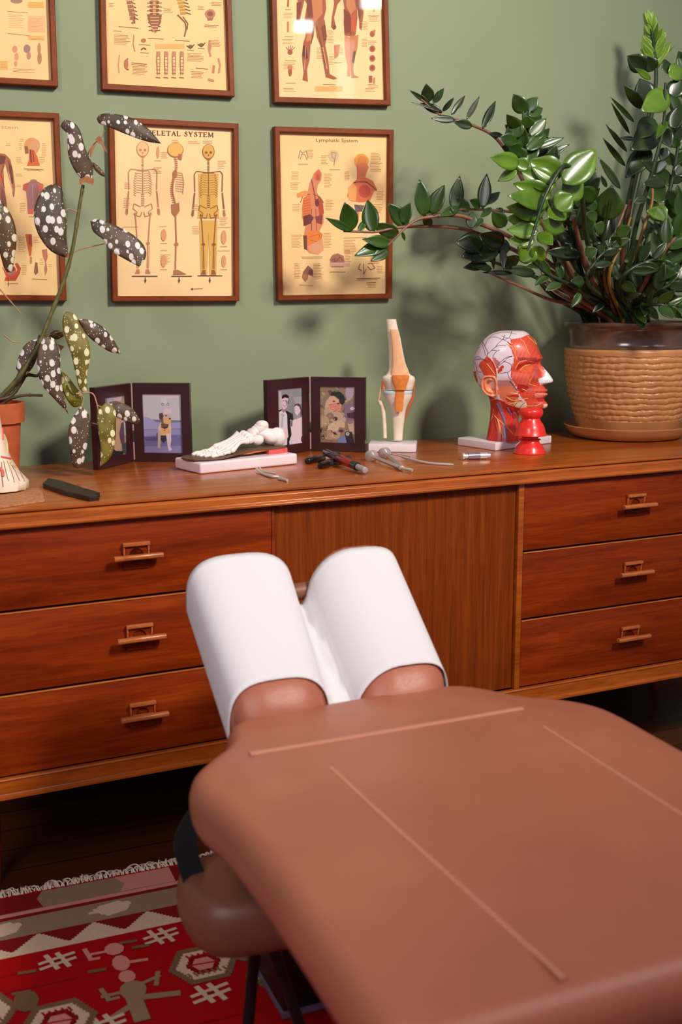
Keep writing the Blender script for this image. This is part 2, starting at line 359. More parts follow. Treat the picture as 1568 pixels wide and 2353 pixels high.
# ------------------------------------------------------------------ massage table
def outline_resample(pts, n, tight=1):
    P = [Vector((p[0], p[1])) for p in pts]; N = len(P); out = []
    for i in range(N):
        p0, p1, p2, p3 = P[i-1], P[i], P[(i+1) % N], P[(i+2) % N]
        for k in range(8):
            t = k/8; out.append(0.5*((2*p1)+(p2-p0)*t+(2*p0-5*p1+4*p2-p3)*t*t+(3*p1-p0-3*p2+p3)*t**3))
    L = [0]
    for i in range(len(out)): L.append(L[-1]+(out[(i+1) % len(out)]-out[i]).length)
    res = []; j = 0
    for k in range(n):
        s = L[-1]*k/n
        while L[j+1] < s: j += 1
        t = (s-L[j])/max(1e-9, L[j+1]-L[j]); res.append(out[j].lerp(out[(j+1) % len(out)], t))
    return res
def cushion(name, outl, ztop, thick, r, mat, parent, n=140, crown=0.0):
    O = outline_resample(outl, n)
    area2 = sum(O[i].x*O[(i+1)%n].y-O[(i+1)%n].x*O[i].y for i in range(n))
    if area2 < 0: O = O[::-1]
    n = len(O)
    N = []
    for i in range(n):
        t = (O[(i+2) % n]-O[i-2]).normalized(); N.append(Vector((-t.y, t.x)))
    c = sum(O, Vector((0,0)))/n
    rings = []
    zm = ztop - thick/2; h = thick/2
    def ring(ins, z): return [Vector((O[i].x+N[i].x*ins, O[i].y+N[i].y*ins, z)) for i in range(n)]
    rings.append(ring(r, ztop-thick))
    for k in range(0, 17):
        a = -math.pi/2 + math.pi*k/16
        sa, ca = math.sin(a), math.cos(a)
        rings.append(ring(r*(1-abs(ca)**0.75), zm + h*math.copysign(abs(sa)**0.85, sa)))
    for q in (0.02, 0.05, 0.09, 0.13, 0.2, 0.4):
        base = ring(r, ztop)
        rings.append([Vector((lerp(p.x, c.x, q), lerp(p.y, c.y, q), ztop + crown*min(1, q*8))) for p in base])
    m = MB(); m.loft(rings, cap=False); b = (len(rings)-1)*n; m.v.append(Vector((c.x, c.y, rings[-1][0].z))); ci_ = len(m.v)-1
    for i in range(n): m.f.append([b+i, b+(i+1) % n, ci_]); m.c.append(None)
    m.f.append(list(range(n))[::-1]); m.c.append(None)
    return m.build(name, mat, parent, smooth=True, angle=60)
def leather(name, c, rough=0.42):
    m, nt, b = new_mat(name); L = nt.links
    tc = nt.nodes.new('ShaderNodeTexCoord'); n = nt.nodes.new('ShaderNodeTexNoise'); n.inputs['Scale'].default_value = 5; n.inputs['Detail'].default_value = 5
    L.new(tc.outputs['Object'], n.inputs['Vector']); cc = lin(c)
    r = nt.nodes.new('ShaderNodeValToRGB'); r.color_ramp.elements[0].position = 0.35; r.color_ramp.elements[1].position = 0.7
    r.color_ramp.elements[0].color = tuple(v*0.9 for v in cc[:3])+(1,); r.color_ramp.elements[1].color = tuple(v*1.08 for v in cc[:3])+(1,)
    L.new(n.outputs['Fac'], r.inputs['Fac']); L.new(r.outputs['Color'], b.inputs['Base Color'])
    b.inputs['Roughness'].default_value = rough
    v = nt.nodes.new('ShaderNodeTexVoronoi'); v.inputs['Scale'].default_value = 700; L.new(tc.outputs['Object'], v.inputs['Vector'])
    n3 = nt.nodes.new('ShaderNodeTexNoise'); n3.inputs['Scale'].default_value = 14; n3.inputs['Detail'].default_value = 3; L.new(tc.outputs['Object'], n3.inputs['Vector'])
    ad = nt.nodes.new('ShaderNodeMath'); ad.operation = 'MULTIPLY_ADD'; ad.inputs[1].default_value = 5; L.new(n3.outputs['Fac'], ad.inputs[0]); L.new(v.outputs['Distance'], ad.inputs[2])
    bp = nt.nodes.new('ShaderNodeBump'); bp.inputs['Strength'].default_value = 0.18; bp.inputs['Distance'].default_value = 0.0015
    L.new(ad.outputs[0], bp.inputs['Height']); L.new(bp.outputs['Normal'], b.inputs['Normal'])
    return m
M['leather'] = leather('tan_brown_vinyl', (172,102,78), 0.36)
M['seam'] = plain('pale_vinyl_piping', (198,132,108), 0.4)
M['leather_dark'] = leather('dark_brown_vinyl', (128,78,58))  # darker brown vinyl for the arm pad and cradle frame
TZ = 0.54
mt = thing('massage_table', (0.62, -1.55, 0), 'large tan brown vinyl massage table with shaped head end, in the foreground', 'massage table')
def arc(cx, cy, r, a0, a1, n=6): return [(cx+r*math.cos(math.radians(lerp(a0,a1,i/n))), cy+r*math.sin(math.radians(lerp(a0,a1,i/n)))) for i in range(n+1)]
outl = [(0.440,-1.158),(0.50,-1.152),(0.60,-1.145),(0.70,-1.142),(0.775,-1.150),(0.815,-1.180),(0.855,-1.235),(0.905,-1.275),(0.938,-1.335),(0.942,-1.45),(0.942,-1.60),(0.942,-1.76)]+arc(0.882,-1.830,0.06,0,-90)+[(0.78,-1.890),(0.62,-1.890),(0.48,-1.890)]+arc(0.394,-1.830,0.06,-90,-180)+[(0.334,-1.76),(0.334,-1.60),(0.328,-1.45),(0.315,-1.375),(0.321,-1.318),(0.350,-1.278),(0.388,-1.240),(0.404,-1.20),(0.414,-1.175)]
mc = cushion('top_cushion', outl, TZ, 0.080, 0.036, M['leather'], mt, crown=0.004)
outl2 = [(0.48,-1.930),(0.62,-1.930),(0.78,-1.930)]+arc(0.882,-1.990,0.06,90,0)+[(0.942,-2.10),(0.942,-2.20)]+arc(0.882,-2.285,0.06,0,-90)+[(0.78,-2.345),(0.62,-2.345),(0.48,-2.345)]+arc(0.394,-2.285,0.06,-90,-180)+[(0.334,-2.20),(0.334,-2.10)]+arc(0.394,-1.990,0.06,180,90)
cushion('foot_cushion', outl2, TZ-0.022, 0.076, 0.036, M['leather'], mt, crown=0.004)
def seam(pts, w, h, z=TZ+0.0035):
    P = smooth_path([(x, y, z) for x, y in pts], 10)
    MB().tube(P, w, 10, flat=h/w).build('seam', M['seam'], mc, smooth=True)
seam([(0.405,-1.305),(0.52,-1.306),(0.66,-1.305),(0.808,-1.303)], 0.0056, 0.0020)
seam([(0.484,-1.384),(0.490,-1.55),(0.497,-1.70),(0.505,-1.868)], 0.0024, 0.0012, TZ+0.004)
seam([(0.799,-1.373),(0.799,-1.55),(0.799,-1.868)], 0.0020, 0.0010, TZ+0.004)
MB().box((0.38,-1.87,0.435),(0.89,-1.25,0.467)).box((0.38,-2.31,0.425),(0.89,-1.96,0.455)).build('deck_frame', plain('dark_wood_deck', (44,26,18), 0.5), mt, bevel=0.006)
legs = [((0.385,-1.255,0.455),(0.512,-1.25,0.0105)), ((0.447,-1.25,0.455),(0.405,-1.235,0.0105)), ((0.93,-1.255,0.455),(0.735,-1.25,0.0105)), ((0.80,-1.25,0.455),(0.842,-1.235,0.0105)), ((0.40,-2.25,0.43),(0.36,-2.30,0.0105)), ((0.85,-2.25,0.43),(0.89,-2.30,0.0105))]
for a, b in legs:
    MB().tube([Vector(a), Vector(b)], 0.0085, 12).build('leg', M['black_metal'], mt, smooth=True)
# arm shelf slung under the head end
pad = thing('arm_rest_pad', (0.55,-1.24,0.26), 'brown padded arm shelf hanging on a black strap under the table head', 'arm rest')
po = [(0.345,-1.325),(0.45,-1.345),(0.62,-1.348),(0.79,-1.345),(0.885,-1.325),(0.905,-1.25),(0.885,-1.175),(0.79,-1.155),(0.62,-1.15),(0.45,-1.155),(0.345,-1.175),(0.322,-1.25)]
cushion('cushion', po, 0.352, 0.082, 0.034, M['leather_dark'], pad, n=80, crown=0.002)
M['webbing'] = plain('black_nylon_webbing', (22,22,24), 0.8, bump=0.3, bscale=900)
for sx in (0, 1):
    x = 0.347 if sx == 0 else 0.885
    P = smooth_path([(x+0.045*(1-2*sx),-1.215,0.468),(x+0.006,-1.22,0.43),(x-0.010,-1.225,0.395),(x,-1.23,0.340)], 6)
    rr = [[p+Vector((-0.016,-0.0015,0)), p+Vector((0.016,-0.0015,0)), p+Vector((0.016,0.0015,0)), p+Vector((-0.016,0.0015,0))] for p in P]
    MB().loft(rr).build('strap', M['webbing'], pad)
# black box on the rug under the table
bxm = thing('storage_box', (0.66,-0.98,0.0105), 'black square box with pale lower rim standing on the rug under the massage table', 'box')
MB().box((0.512,-1.108,0.015),(0.82,-0.90,0.235)).build('body', plain('matt_black_plastic', (20,19,22), 0.45), bxm, bevel=0.004)
MB().box((0.509,-1.112,0.0105),(0.823,-0.897,0.021)).build('rim', plain('grey_violet_rim', (112,98,118), 0.3), bxm, bevel=0.002)
# ------------------------------------------------------------------ face cradle with paper cover
cr = thing('face_cradle', (0.60,-1.05,0.50), 'tilted two-winged brown face cradle at the head end of the massage table', 'face cradle')
def wing_exp(cxn, c):
    if cxn > 0.6: return (1.0, 0.95) if c < 0 else (0.5, 0.5)
    return (0.62, 0.66) if c < 0 else (0.7, 0.72)
def wing(cxn, hwn, czn, cxf, hwf, czf, t0, t1, ht=0.075, grow=0.0, seg=22, n=16, round_ends=True):
    """rounded bolster from near (y -1.15) to far (y -0.90); t runs 0..1"""
    rings = []
    for i in range(n+1):
        t = lerp(t0, t1, i/n); e = 1.0
        if round_ends:
            d = min(i/n, 1-i/n)*n; e = 1 - 0.35*max(0, 1-d/2.0)**2
        cx_, hw, cz = lerp(cxn,cxf,t), lerp(hwn,hwf,t)*e+grow, lerp(czn,czf,t)+grow
        y = lerp(-1.15, -0.90, t); ring = []
        for k in range(seg):
            a = math.pi*2*k/seg; c, s_ = math.cos(a), math.sin(a)
            xe, ze = wing_exp(cxn, c)
            px_ = cx_ + hw*math.copysign(abs(c)**xe, c)
            zz = (cz-ht) + (ht*e if s_ > 0 else 0.03)*math.copysign(abs(s_)**ze, s_)
            ring.append(Vector((px_, y, zz)))
        rings.append(ring)
    return rings
LW = (0.500, 0.074, 0.578, 0.522, 0.087, 0.702)
RW = (0.694, 0.074, 0.572, 0.722, 0.080, 0.693)
for W, t1_ in ((LW, 1.04), (RW, 1.17)):
    m = MB(); m.loft(wing(*W, -0.13, t1_)); m.build('wing_cushion', M['leather'], cr, smooth=True, angle=70)
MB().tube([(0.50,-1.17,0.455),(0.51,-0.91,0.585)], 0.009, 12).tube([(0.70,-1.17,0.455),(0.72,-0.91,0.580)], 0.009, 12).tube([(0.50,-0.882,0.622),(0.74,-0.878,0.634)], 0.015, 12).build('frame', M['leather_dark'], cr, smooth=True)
# the paper
def sheet():
    pts = []
    def sec(W, t, a):
        cxn,hwn,czn,cxf,hwf,czf = W; c, s_ = math.cos(a), max(0.0, math.sin(a)); g = 0.0022; ht = 0.075; xe, ze = wing_exp(cxn, c)
        return Vector((lerp(cxn,cxf,t)+(lerp(hwn,hwf,t)+g)*math.copysign(abs(c)**xe, c), lerp(-1.15,-0.90,t), lerp(czn,czf,t)+g-ht+ht*abs(s_)**ze))
    rows_ = []
    for i in range(25):
        t = lerp(0.0, 1.02, i/24); r = []
        p0 = sec(LW, t, math.pi)
        r.append(p0+Vector((0.004,0,-0.020))); r.append(p0+Vector((0,0,-0.008)))
        for k in range(19): r.append(sec(LW, t, math.pi*(1-k/18)*0.94+0.06*math.pi))
        a = sec(LW, t, 0.06*math.pi); b = sec(RW, t, 0.94*math.pi)
        vz = lerp(0.010, 0.034, t)
        for k in range(1, 8):
            q = k/8; p = a.lerp(b, q); p.z -= vz*math.sin(math.pi*q) ; p.z += 0.0022*math.sin(q*9+t*14)+0.0016*math.sin(t*33+q*3); r.append(p)
        for k in range(19): r.append(sec(RW, t, math.pi*0.94*(1-k/18)))
        p1 = sec(RW, t, 0); r.append(p1+Vector((-0.001,0,-0.008))); r.append(p1+Vector((-0.004,0,-0.020)))
        rows_.append(r)
    m = MB(); m.loft(rows_, close=False, cap=False)
    o = m.build('paper_face_cradle_cover', M['paper_white'], loc=(0.60,-1.03,0.60), smooth=True, angle=80)
    md = o.modifiers.new('thick', 'SOLIDIFY'); md.thickness = 0.0012; md.offset = 1
    return tag(o, 'smooth white paper sheet draped over both wings of the tilted face cradle', 'paper cover')
sheet()
# ------------------------------------------------------------------ rug
RO = onz(0, 2072, 0)
RU = Vector((0.99992, -0.01264889, 0)); RV = Vector((-0.01264889, -0.99992, 0))
def RP(u, v, z=0.009): return Vector((RO.x, RO.y, 0)) + RU*u + RV*v + Vector((0,0,z))
RED = lin((176,8,16)); RED2 = lin((134,14,18)); CRM = lin((222,190,158)); TAN = lin((158,128,100)); PNK = lin((222,142,126)); OLV = lin((128,96,68)); DRD = lin((134,24,28))
rug = thing('rug', RP(0.9, 0.8, 0), 'red flat woven kilim rug with cream hooked motifs and white fringe, under the massage table', 'rug')
mr = MB(); lay = [0]
def RI(poly, col):
    lay[0] += 1; z = 0.0080 + 0.000002*lay[0]
    mr.add([RP(u, v, z) for u, v in poly], [tuple(range(len(poly)))], col)
U0, U1 = -0.75, 1.65
base = MB(); base.add([RP(U0,0,0.001),RP(U1,0,0.001),RP(U1,1.75,0.001),RP(U0,1.75,0.001),RP(U0,0,0.008),RP(U1,0,0.008),RP(U1,1.75,0.008),RP(U0,1.75,0.008)],
    [(0,3,2,1),(4,5,6,7),(0,1,5,4),(1,2,6,5),(2,3,7,6),(3,0,4,7)], RED)
def step_poly(pts, st=0.0042):
    """stair-stepped edge like woven kilim"""
    out = []
    n = len(pts)
    for i in range(n):
        a, b = pts[i], pts[(i+1) % n]; out.append(a)
        du, dv = b[0]-a[0], b[1]-a[1]
        k = int(abs(dv)/st)
        if abs(du) > 0.003 and k >= 2:
            for j in range(1, k):
                t0_, t1_ = (j-0.5)/k, j/k
                out.append((a[0]+du*(j/k - 0.5/k), a[1]+dv*(j-1)/k + (dv/k)))
                out.append((a[0]+du*(j/k + 0.5/k), a[1]+dv*(j-1)/k + (dv/k)))
    return out
def srect(u0, v0, u1, v1, col): RI([(u0,v0),(u1,v0),(u1,v1),(u0,v1)], col)
srect(U0, 0.006, U1, 0.066, TAN)
k = -6
u = 0.071-0.36*3
while u < U1:
    for (a, b, c) in ((u-0.11, u+0.005, DRD), (u+0.145, u+0.26, PNK)):
        a = max(a, U0); b2 = min(b, U1)
        if b2 > a: RI([(a,0.006),(b2,0.006),(max(a,b2-0.012),0.030),(b2-0.004 if b2-0.004>a else a,0.064),(a,0.064)] if c == DRD else [(a-0.004,0.006),(b2,0.006),(b2,0.064),(a,0.062),(a+0.012,0.034)], c)
    u += 0.36
srect(U0, 0.066, U1, 0.077, PNK); srect(U0, 0.077, U1, 0.088, DRD); srect(U0, 0.088, U1, 0.150, TAN)
u = 0.188-0.197*5
while u < U1-0.05:
    RI(step_poly([(u-0.044,0.122),(u-0.022,0.100),(u+0.018,0.094),(u+0.038,0.108),(u+0.026,0.132),(u-0.012,0.140),(u-0.024,0.124)], 0.006), CRM); u += 0.197
srect(U0, 0.150, U1, 0.209, DRD)
srect(U0, 0.194, U1, 0.2085, CRM)
u = 0.052-0.0973*8
while u < U1-0.05:
    RI(step_poly([(u-0.046,0.1945),(u-0.003,0.152),(u+0.003,0.152),(u+0.046,0.1945)], 0.0045), CRM); u += 0.0973
srect(U0, 0.209, U1, 0.75, RED)
random.seed(3)
for i in range(190):      # abrash streaks of the weave
    uu = random.uniform(U0, U1-0.2); vv = random.uniform(0.215, 1.7); w = random.uniform(0.05, 0.25); srect(uu, vv, min(U1, uu+w), vv+random.uniform(0.0012, 0.004), RED2)
def bar(c, du, dv, L, w, col):
    n = math.hypot(du, dv); du, dv = du/n, dv/n
    RI([(c[0]-du*L/2-dv*w/2, c[1]-dv*L/2+du*w/2), (c[0]+du*L/2-dv*w/2, c[1]+dv*L/2+du*w/2), (c[0]+du*L/2+dv*w/2, c[1]+dv*L/2-du*w/2), (c[0]-du*L/2+dv*w/2, c[1]-dv*L/2-du*w/2)], col)
def hashm(u, v, col=CRM, s=1.0):
    for sg in (-1, 1):
        bar((u+sg*0.0095*s, v), 0.30, 1, 0.052*s, 0.0085*s, col); bar((u, v+sg*0.0080*s), 1, -0.22, 0.064*s, 0.0075*s, col)
    RI([(u-0.006*s,v-0.004*s),(u+0.006*s,v-0.004*s),(u+0.006*s,v+0.004*s),(u-0.006*s,v+0.004*s)], RED2)
def blob(u, v, a, b, col, n=10): RI([(u+a*math.cos(2*math.pi*k/n), v+b*math.sin(2*math.pi*k/n)) for k in range(n)], col)
def hexm(u, v):
    def hx(a, b): return [(u-a, v), (u-a*0.55, v-b), (u+a*0.55, v-b), (u+a, v), (u+a*0.55, v+b), (u-a*0.55, v+b)]
    RI(step_poly(hx(0.060, 0.052), 0.006), OLV); RI(step_poly(hx(0.047, 0.040), 0.006), CRM); RI(step_poly(hx(0.030, 0.028), 0.006), RED2)
    RI(hx(0.020, 0.017), PNK)
    for a in range(-3, 4): bar((u+a*0.010, v+0.026), 0.4, 1, 0.014, 0.004, OLV)
    for a in range(-2, 3): bar((u+a*0.010, v-0.026), 0.4, 1, 0.014, 0.004, RED)
    bar((u, v), 1, 0.1, 0.055, 0.004, RED)
def figure(u, v):
    blob(u, v+0.000, 0.017, 0.019, PNK); bar((u-0.026, v+0.002), 1, 0.05, 0.040, 0.007, PNK); bar((u-0.045, v), 0.15, 1, 0.040, 0.008, PNK); bar((u-0.037, v+0.017), 1, 0.1, 0.02, 0.007, PNK)
    blob(u+0.003, v+0.046, 0.015, 0.024, PNK); bar((u+0.028, v+0.050), 1, 0.12, 0.040, 0.008, PNK)
    blob(u+0.005, v+0.088, 0.014, 0.018, PNK)
    blob(u+0.007, v+0.128, 0.022, 0.026, TAN); bar((u-0.020, v+0.128), 1, 0.0, 0.05, 0.008, TAN); bar((u-0.038, v+0.122), 0.2, 1, 0.034, 0.008, TAN); bar((u-0.028, v+0.140), 1, 0, 0.022, 0.007, TAN)
    bar((u+0.038, v+0.112), 1, -0.35, 0.040, 0.008, TAN); bar((u+0.050, v+0.112), -0.3, 1, 0.040, 0.008, TAN)
    bar((u+0.004, v+0.168), 0.02, 1, 0.09, 0.026, TAN); bar((u+0.040, v+0.158), 1, 0.2, 0.075, 0.014, TAN); bar((u-0.024, v+0.180), 1, -0.6, 0.06, 0.012, TAN)
for k in range(-2, 5):
    ub = k*0.362
    figure(ub+0.168, 0.252); hashm(ub+0.072, 0.251); hashm(ub+0.252, 0.243); hashm(ub+0.290, 0.436, s=1.05); hashm(ub+0.118, 0.452, s=1.0)
    hexm(ub+0.300, 0.352); hexm(ub+0.052, 0.418); blob(ub+0.372-0.362, 0.345, 0.02, 0.03, OLV); hexm(ub+0.392, 0.372) if False else None
    hexm(ub-0.045+0.0, 0.418) if False else None
    for (du, dv) in ((0.005,0.32),(0.02,0.265),(0.195,0.24),(0.212,0.262),(0.130,0.305)): bar((ub+du, dv), 1, 0.1, 0.03, 0.008, OLV)
    for row in (0.62, 0.86, 1.10, 1.34):
        hexm(ub+0.30, row); hashm(ub+0.12, row+0.05); figure(ub+0.168, row-0.02); hashm(ub+0.252, row+0.12)
RI([(U0,1.735),(U1,1.735),(U1,1.749),(U0,1.749)], CRM)
def rug_mat():
    m = ink_mat('woven_wool', 0.9, spec=0.1); nt = m.node_tree; b = nt.nodes['Principled BSDF']
    tc = nt.nodes.new('ShaderNodeTexCoord'); mp = nt.nodes.new('ShaderNodeMapping'); mp.inputs['Scale'].default_value = (160, 900, 1)
    nt.links.new(tc.outputs['Object'], mp.inputs['Vector']); n = nt.nodes.new('ShaderNodeTexNoise'); n.inputs['Scale'].default_value = 1
    nt.links.new(mp.outputs['Vector'], n.inputs['Vector']); bp = nt.nodes.new('ShaderNodeBump'); bp.inputs['Strength'].default_value = 0.5; bp.inputs['Distance'].default_value = 0.001
    nt.links.new(n.outputs['Fac'], bp.inputs['Height']); nt.links.new(bp.outputs['Normal'], b.inputs['Normal'])
    vc = [x for x in nt.nodes if x.type == 'VERTEX_COLOR'][0]
    r = nt.nodes.new('ShaderNodeValToRGB'); r.color_ramp.elements[0].position = 0.3; r.color_ramp.elements[1].position = 0.6
    r.color_ramp.elements[0].color = (0.8,0.8,0.8,1); r.color_ramp.elements[1].color = (1,1,1,1); nt.links.new(n.outputs['Fac'], r.inputs['Fac'])
    mx = nt.nodes.new('ShaderNodeMix'); mx.data_type = 'RGBA'; mx.blend_type = 'MULTIPLY'; mx.inputs['Factor'].default_value = 1
    nt.links.new(vc.outputs['Color'], mx.inputs['A']); nt.links.new(r.outputs['Color'], mx.inputs['B']); nt.links.new(mx.outputs['Result'], b.inputs['Base Color'])
    return m
M['rug'] = rug_mat()
base.v += []  # weave body, then the pattern on it
b0 = len(base.v); base.v += mr.v; base.f += [[i+b0 for i in f] for f in mr.f]; base.c += mr.c
base.build('weave', M['rug'], rug, recalc=False)
mf = MB(); random.seed(11)
u = U0
while u < U1:
    L = random.uniform(0.016, 0.036); a = random.uniform(-0.9, 0.9); hh = random.uniform(0.002, 0.011)
    p0 = RP(u, 0.004, 0.006); p1 = RP(u+0.4*a*L, -0.4*L, 0.004+hh); p2 = RP(u+1.0*a*L*0.8, -L*0.75, 0.003+hh*0.5); p3 = RP(u+a*L+random.uniform(-0.008,0.008), -L*random.uniform(0.55,1.0), 0.002)
    mf.tube(smooth_path([p0,p1,p2,p3], 3), [0.0013]*9+[0.0009], 5); u += random.uniform(0.0014, 0.0030)
mf.build('fringe', plain('cream_wool_fringe', (232,212,182), 0.9), rug, smooth=True)
# ------------------------------------------------------------------ framed anatomical charts
class Ink:
    """flat printed artwork: polygons given in sheet points, each a hair above the one before"""
    def __init__(s, fn, n, base=0.0):
        s.fn = fn; s.n = Vector(n); s.k = 0; s.m = MB(); s.base = base
    def poly(s, pts, c):
        s.k += 1; off = s.n*(s.base + s.k*4e-6)
        P = [s.fn(x, y)+off for x, y in pts]
        s.m.add(P, [tuple(range(len(P)))], lin(c) if max(c) > 1.01 else c)
    def blob(s, x, y, a, b, c, n=14, rot=0.0):
        cr_, sr_ = math.cos(rot), math.sin(rot); pts = []
        for k in range(n):
            u, v = a*math.cos(2*math.pi*k/n), b*math.sin(2*math.pi*k/n); pts.append((x+u*cr_-v*sr_, y+u*sr_+v*cr_))
        s.poly(pts, c)
    def line(s, pts, w, c):
        for (x0, y0), (x1, y1) in zip(pts, pts[1:]):
            L = math.hypot(x1-x0, y1-y0) or 1e-6; nx, ny = -(y1-y0)/L*w/2, (x1-x0)/L*w/2
            s.poly([(x0+nx, y0+ny), (x1+nx, y1+ny), (x1-nx, y1-ny), (x0-nx, y0-ny)], c)
    def rect(s, x0, y0, x1, y1, c): s.poly([(x0,y0),(x1,y0),(x1,y1),(x0,y1)], c)
    def textblock(s, x0, y0, x1, n, c=(196,140,84), dy=2.6, w=0.7, slope=0.0, rag=0.3):
        for i in range(n):
            xe = x1 - random.random()*rag*(x1-x0); y = y0+i*dy
            s.line([(x0, y), (xe, y+slope*(xe-x0))], w, c)
    def word(s, txt, p_left, p_right, hgt, c, bold=False):
        """real lettering fitted between two sheet points"""
        cu = bpy.data.curves.new('t', 'FONT'); cu.body = txt; cu.size = 1.0; cu.resolution_u = 3
        if bold: cu.offset = 0.0
        ob = bpy.data.objects.new('t', cu); COL.objects.link(ob)
        dg = bpy.context.evaluated_depsgraph_get(); me = bpy.data.meshes.new_from_object(ob.evaluated_get(dg))
        xs = [v.co.x for v in me.vertices]; x0, x1 = min(xs), max(xs)
        s.k += 1; off = s.n*(s.base + s.k*4e-6)
        (ax, ay), (bx, by) = p_left, p_right
        vs = []
        for v in me.vertices:
            t = (v.co.x-x0)/(x1-x0); vs.append(s.fn(lerp(ax,bx,t), lerp(ay,by,t)-v.co.y*hgt/0.72)+off)
        s.m.add(vs, [tuple(p.vertices) for p in me.polygons], lin(c))
        bpy.data.objects.remove(ob); bpy.data.curves.remove(cu); bpy.data.meshes.remove(me)
def quadfn(q):
    """sheet point -> wall point through the frame's own corners"""
    tl, tr, br, bl = [ony(x, y, -0.02) for x, y in q]
    return tl, tr, br, bl
def chart(q, cream, drawfn, label, mem=0.0125):
    tl, tr, br, bl = quadfn(q)
    c = (tl+tr+br+bl)/4; root = thing('framed_anatomy_chart', (c.x, -0.001, min(bl.z, br.z)), label, 'framed chart', 'framed anatomy charts on the wall')
    def inset(d):
        P = [tl, tr, br, bl]; out = []
        for i, p in enumerate(P):
            a = (P[(i+1) % 4]-p).normalized(); b = (P[i-1]-p).normalized(); out.append(p+a*d+b*d)
        return out
    def at(P, y): return [Vector((p.x, y, p.z)) for p in P]
    m = MB(); o_, i1, i2 = inset(0), inset(mem*0.86), inset(mem)
    ro = [at(inset(0.0), -0.001), at(inset(0), -0.0185), at(inset(0.0015), -0.020), at(i1, -0.020), at(i2, -0.018), at(i2, -0.007)]
    m.loft(ro, close=True, cap=False); m.build('frame', M['frame_wood'], root, angle=30, smooth=True)
    pp = MB(); P = at(inset(mem*0.6), -0.0075); pp.prism(P, (0, 0.004, 0)); pp.build('paper', cream, root)
    ink = Ink(lambda x, y: ony(x, y, -0.0078), (0, -1, 0)); 
    drawfn(ink)
    if ink.m.f: ink.m.build('printed_drawing', M['ink'], root, recalc=False)
    g = MB(); P = at(inset(mem*0.7), -0.0135); g.prism(P, (0, 0.0012, 0)); g.build('glass_pane', M['glass'], root)
    return root
M['cream'] = plain('cream_chart_paper', (255,218,160), 0.8, 0.2, var=0.05, scale=6)
M['cream2'] = plain('yellowed_chart_paper', (255,212,148), 0.8, 0.2, var=0.08, scale=7)
BR = (150,84,40); LB = (206,148,98); DB = (92,52,30); OR = (222,120,60); RDm = (188,78,50); GY = (150,120,96)
def limbs(k, pts, w0, w1, c):
    n = len(pts)-1
    for i in range(n): k.line([pts[i], pts[i+1]], lerp(w0, w1, i/max(1, n-1)), c)
def skeleton_front(k, cx, top, sc, c, tint=None, lean=0.0):
    def X(x, y): return (cx + x*sc + lean*y*sc, top + y*sc)
    def L(pts, w=1.3): k.line([X(*p) for p in pts], w, c)
    if tint:
        k.poly([X(-22,62), X(22,62), X(20,130), X(24,160), X(-24,160), X(-20,130)], tint); k.poly([X(-20,165), X(20,165), X(17,285), X(3,285), X(0,190), X(-3,285), X(-17,285)], tint)
        k.blob(*X(0,14), 13*sc, 17*sc, tint)
    k.blob(*X(0,14), 13.5*sc, 17*sc, c, 18); k.blob(*X(0,13.5), 12*sc, 15.4*sc, tint or (240,196,140), 18)
    k.blob(*X(-5,16), 3.2*sc, 3*sc, c); k.blob(*X(5,16), 3.2*sc, 3*sc, c); k.blob(*X(0,22), 1.8*sc, 2.4*sc, c)
    L([(-6,29),(6,29)], 1.2); L([(-5,31.5),(5,31.5)], 0.8)
    for y in range(34, 62, 3): L([(-2.4,y),(2.4,y)], 1.5)
    L([(-27,57),(0,60),(27,57)], 1.7)
    for i in range(10):
        y = 62+i*5.2; w = 13+7*math.sin(min(1, (i+2)/8)*math.pi*0.62)
        for sg in (-1, 1): L([(sg*2,y),(sg*w*0.7,y-1.5),(sg*w,y+3.5),(sg*w*0.75,y+7)], 0.9)
    L([(0,62),(0,112)], 2.2)
    for y in range(112, 140, 4): L([(-3.4,y),(3.4,y)], 2.0)
    for sg in (-1, 1):
        L([(sg*4,139),(sg*19,132),(sg*21,143),(sg*12,150),(sg*14,158),(sg*5,160),(sg*2,150)], 1.7)
        L([(sg*27,58),(sg*31,64),(sg*30,102)], 2.2); L([(sg*31,104),(sg*35,140)], 1.4); L([(sg*29.5,104),(sg*32.5,140)], 1.0)
        for f in range(4): L([(sg*(32+f*1.2),142),(sg*(32.5+f*1.7),158-abs(f-1.5)*2)], 0.8)
        L([(sg*17,154),(sg*15,168),(sg*12,215)], 2.6); k.blob(*X(sg*17,154), 2.8*sc, 2.8*sc, c)
        k.blob(*X(sg*11.5,218), 4.2*sc, 3.6*sc, c); L([(sg*11,222),(sg*10,272)], 2.5); L([(sg*14.5,223),(sg*13,272)], 1.0)
        k.poly([X(sg*7,274), X(sg*13,274), X(sg*17,284), X(sg*6,284)], c)
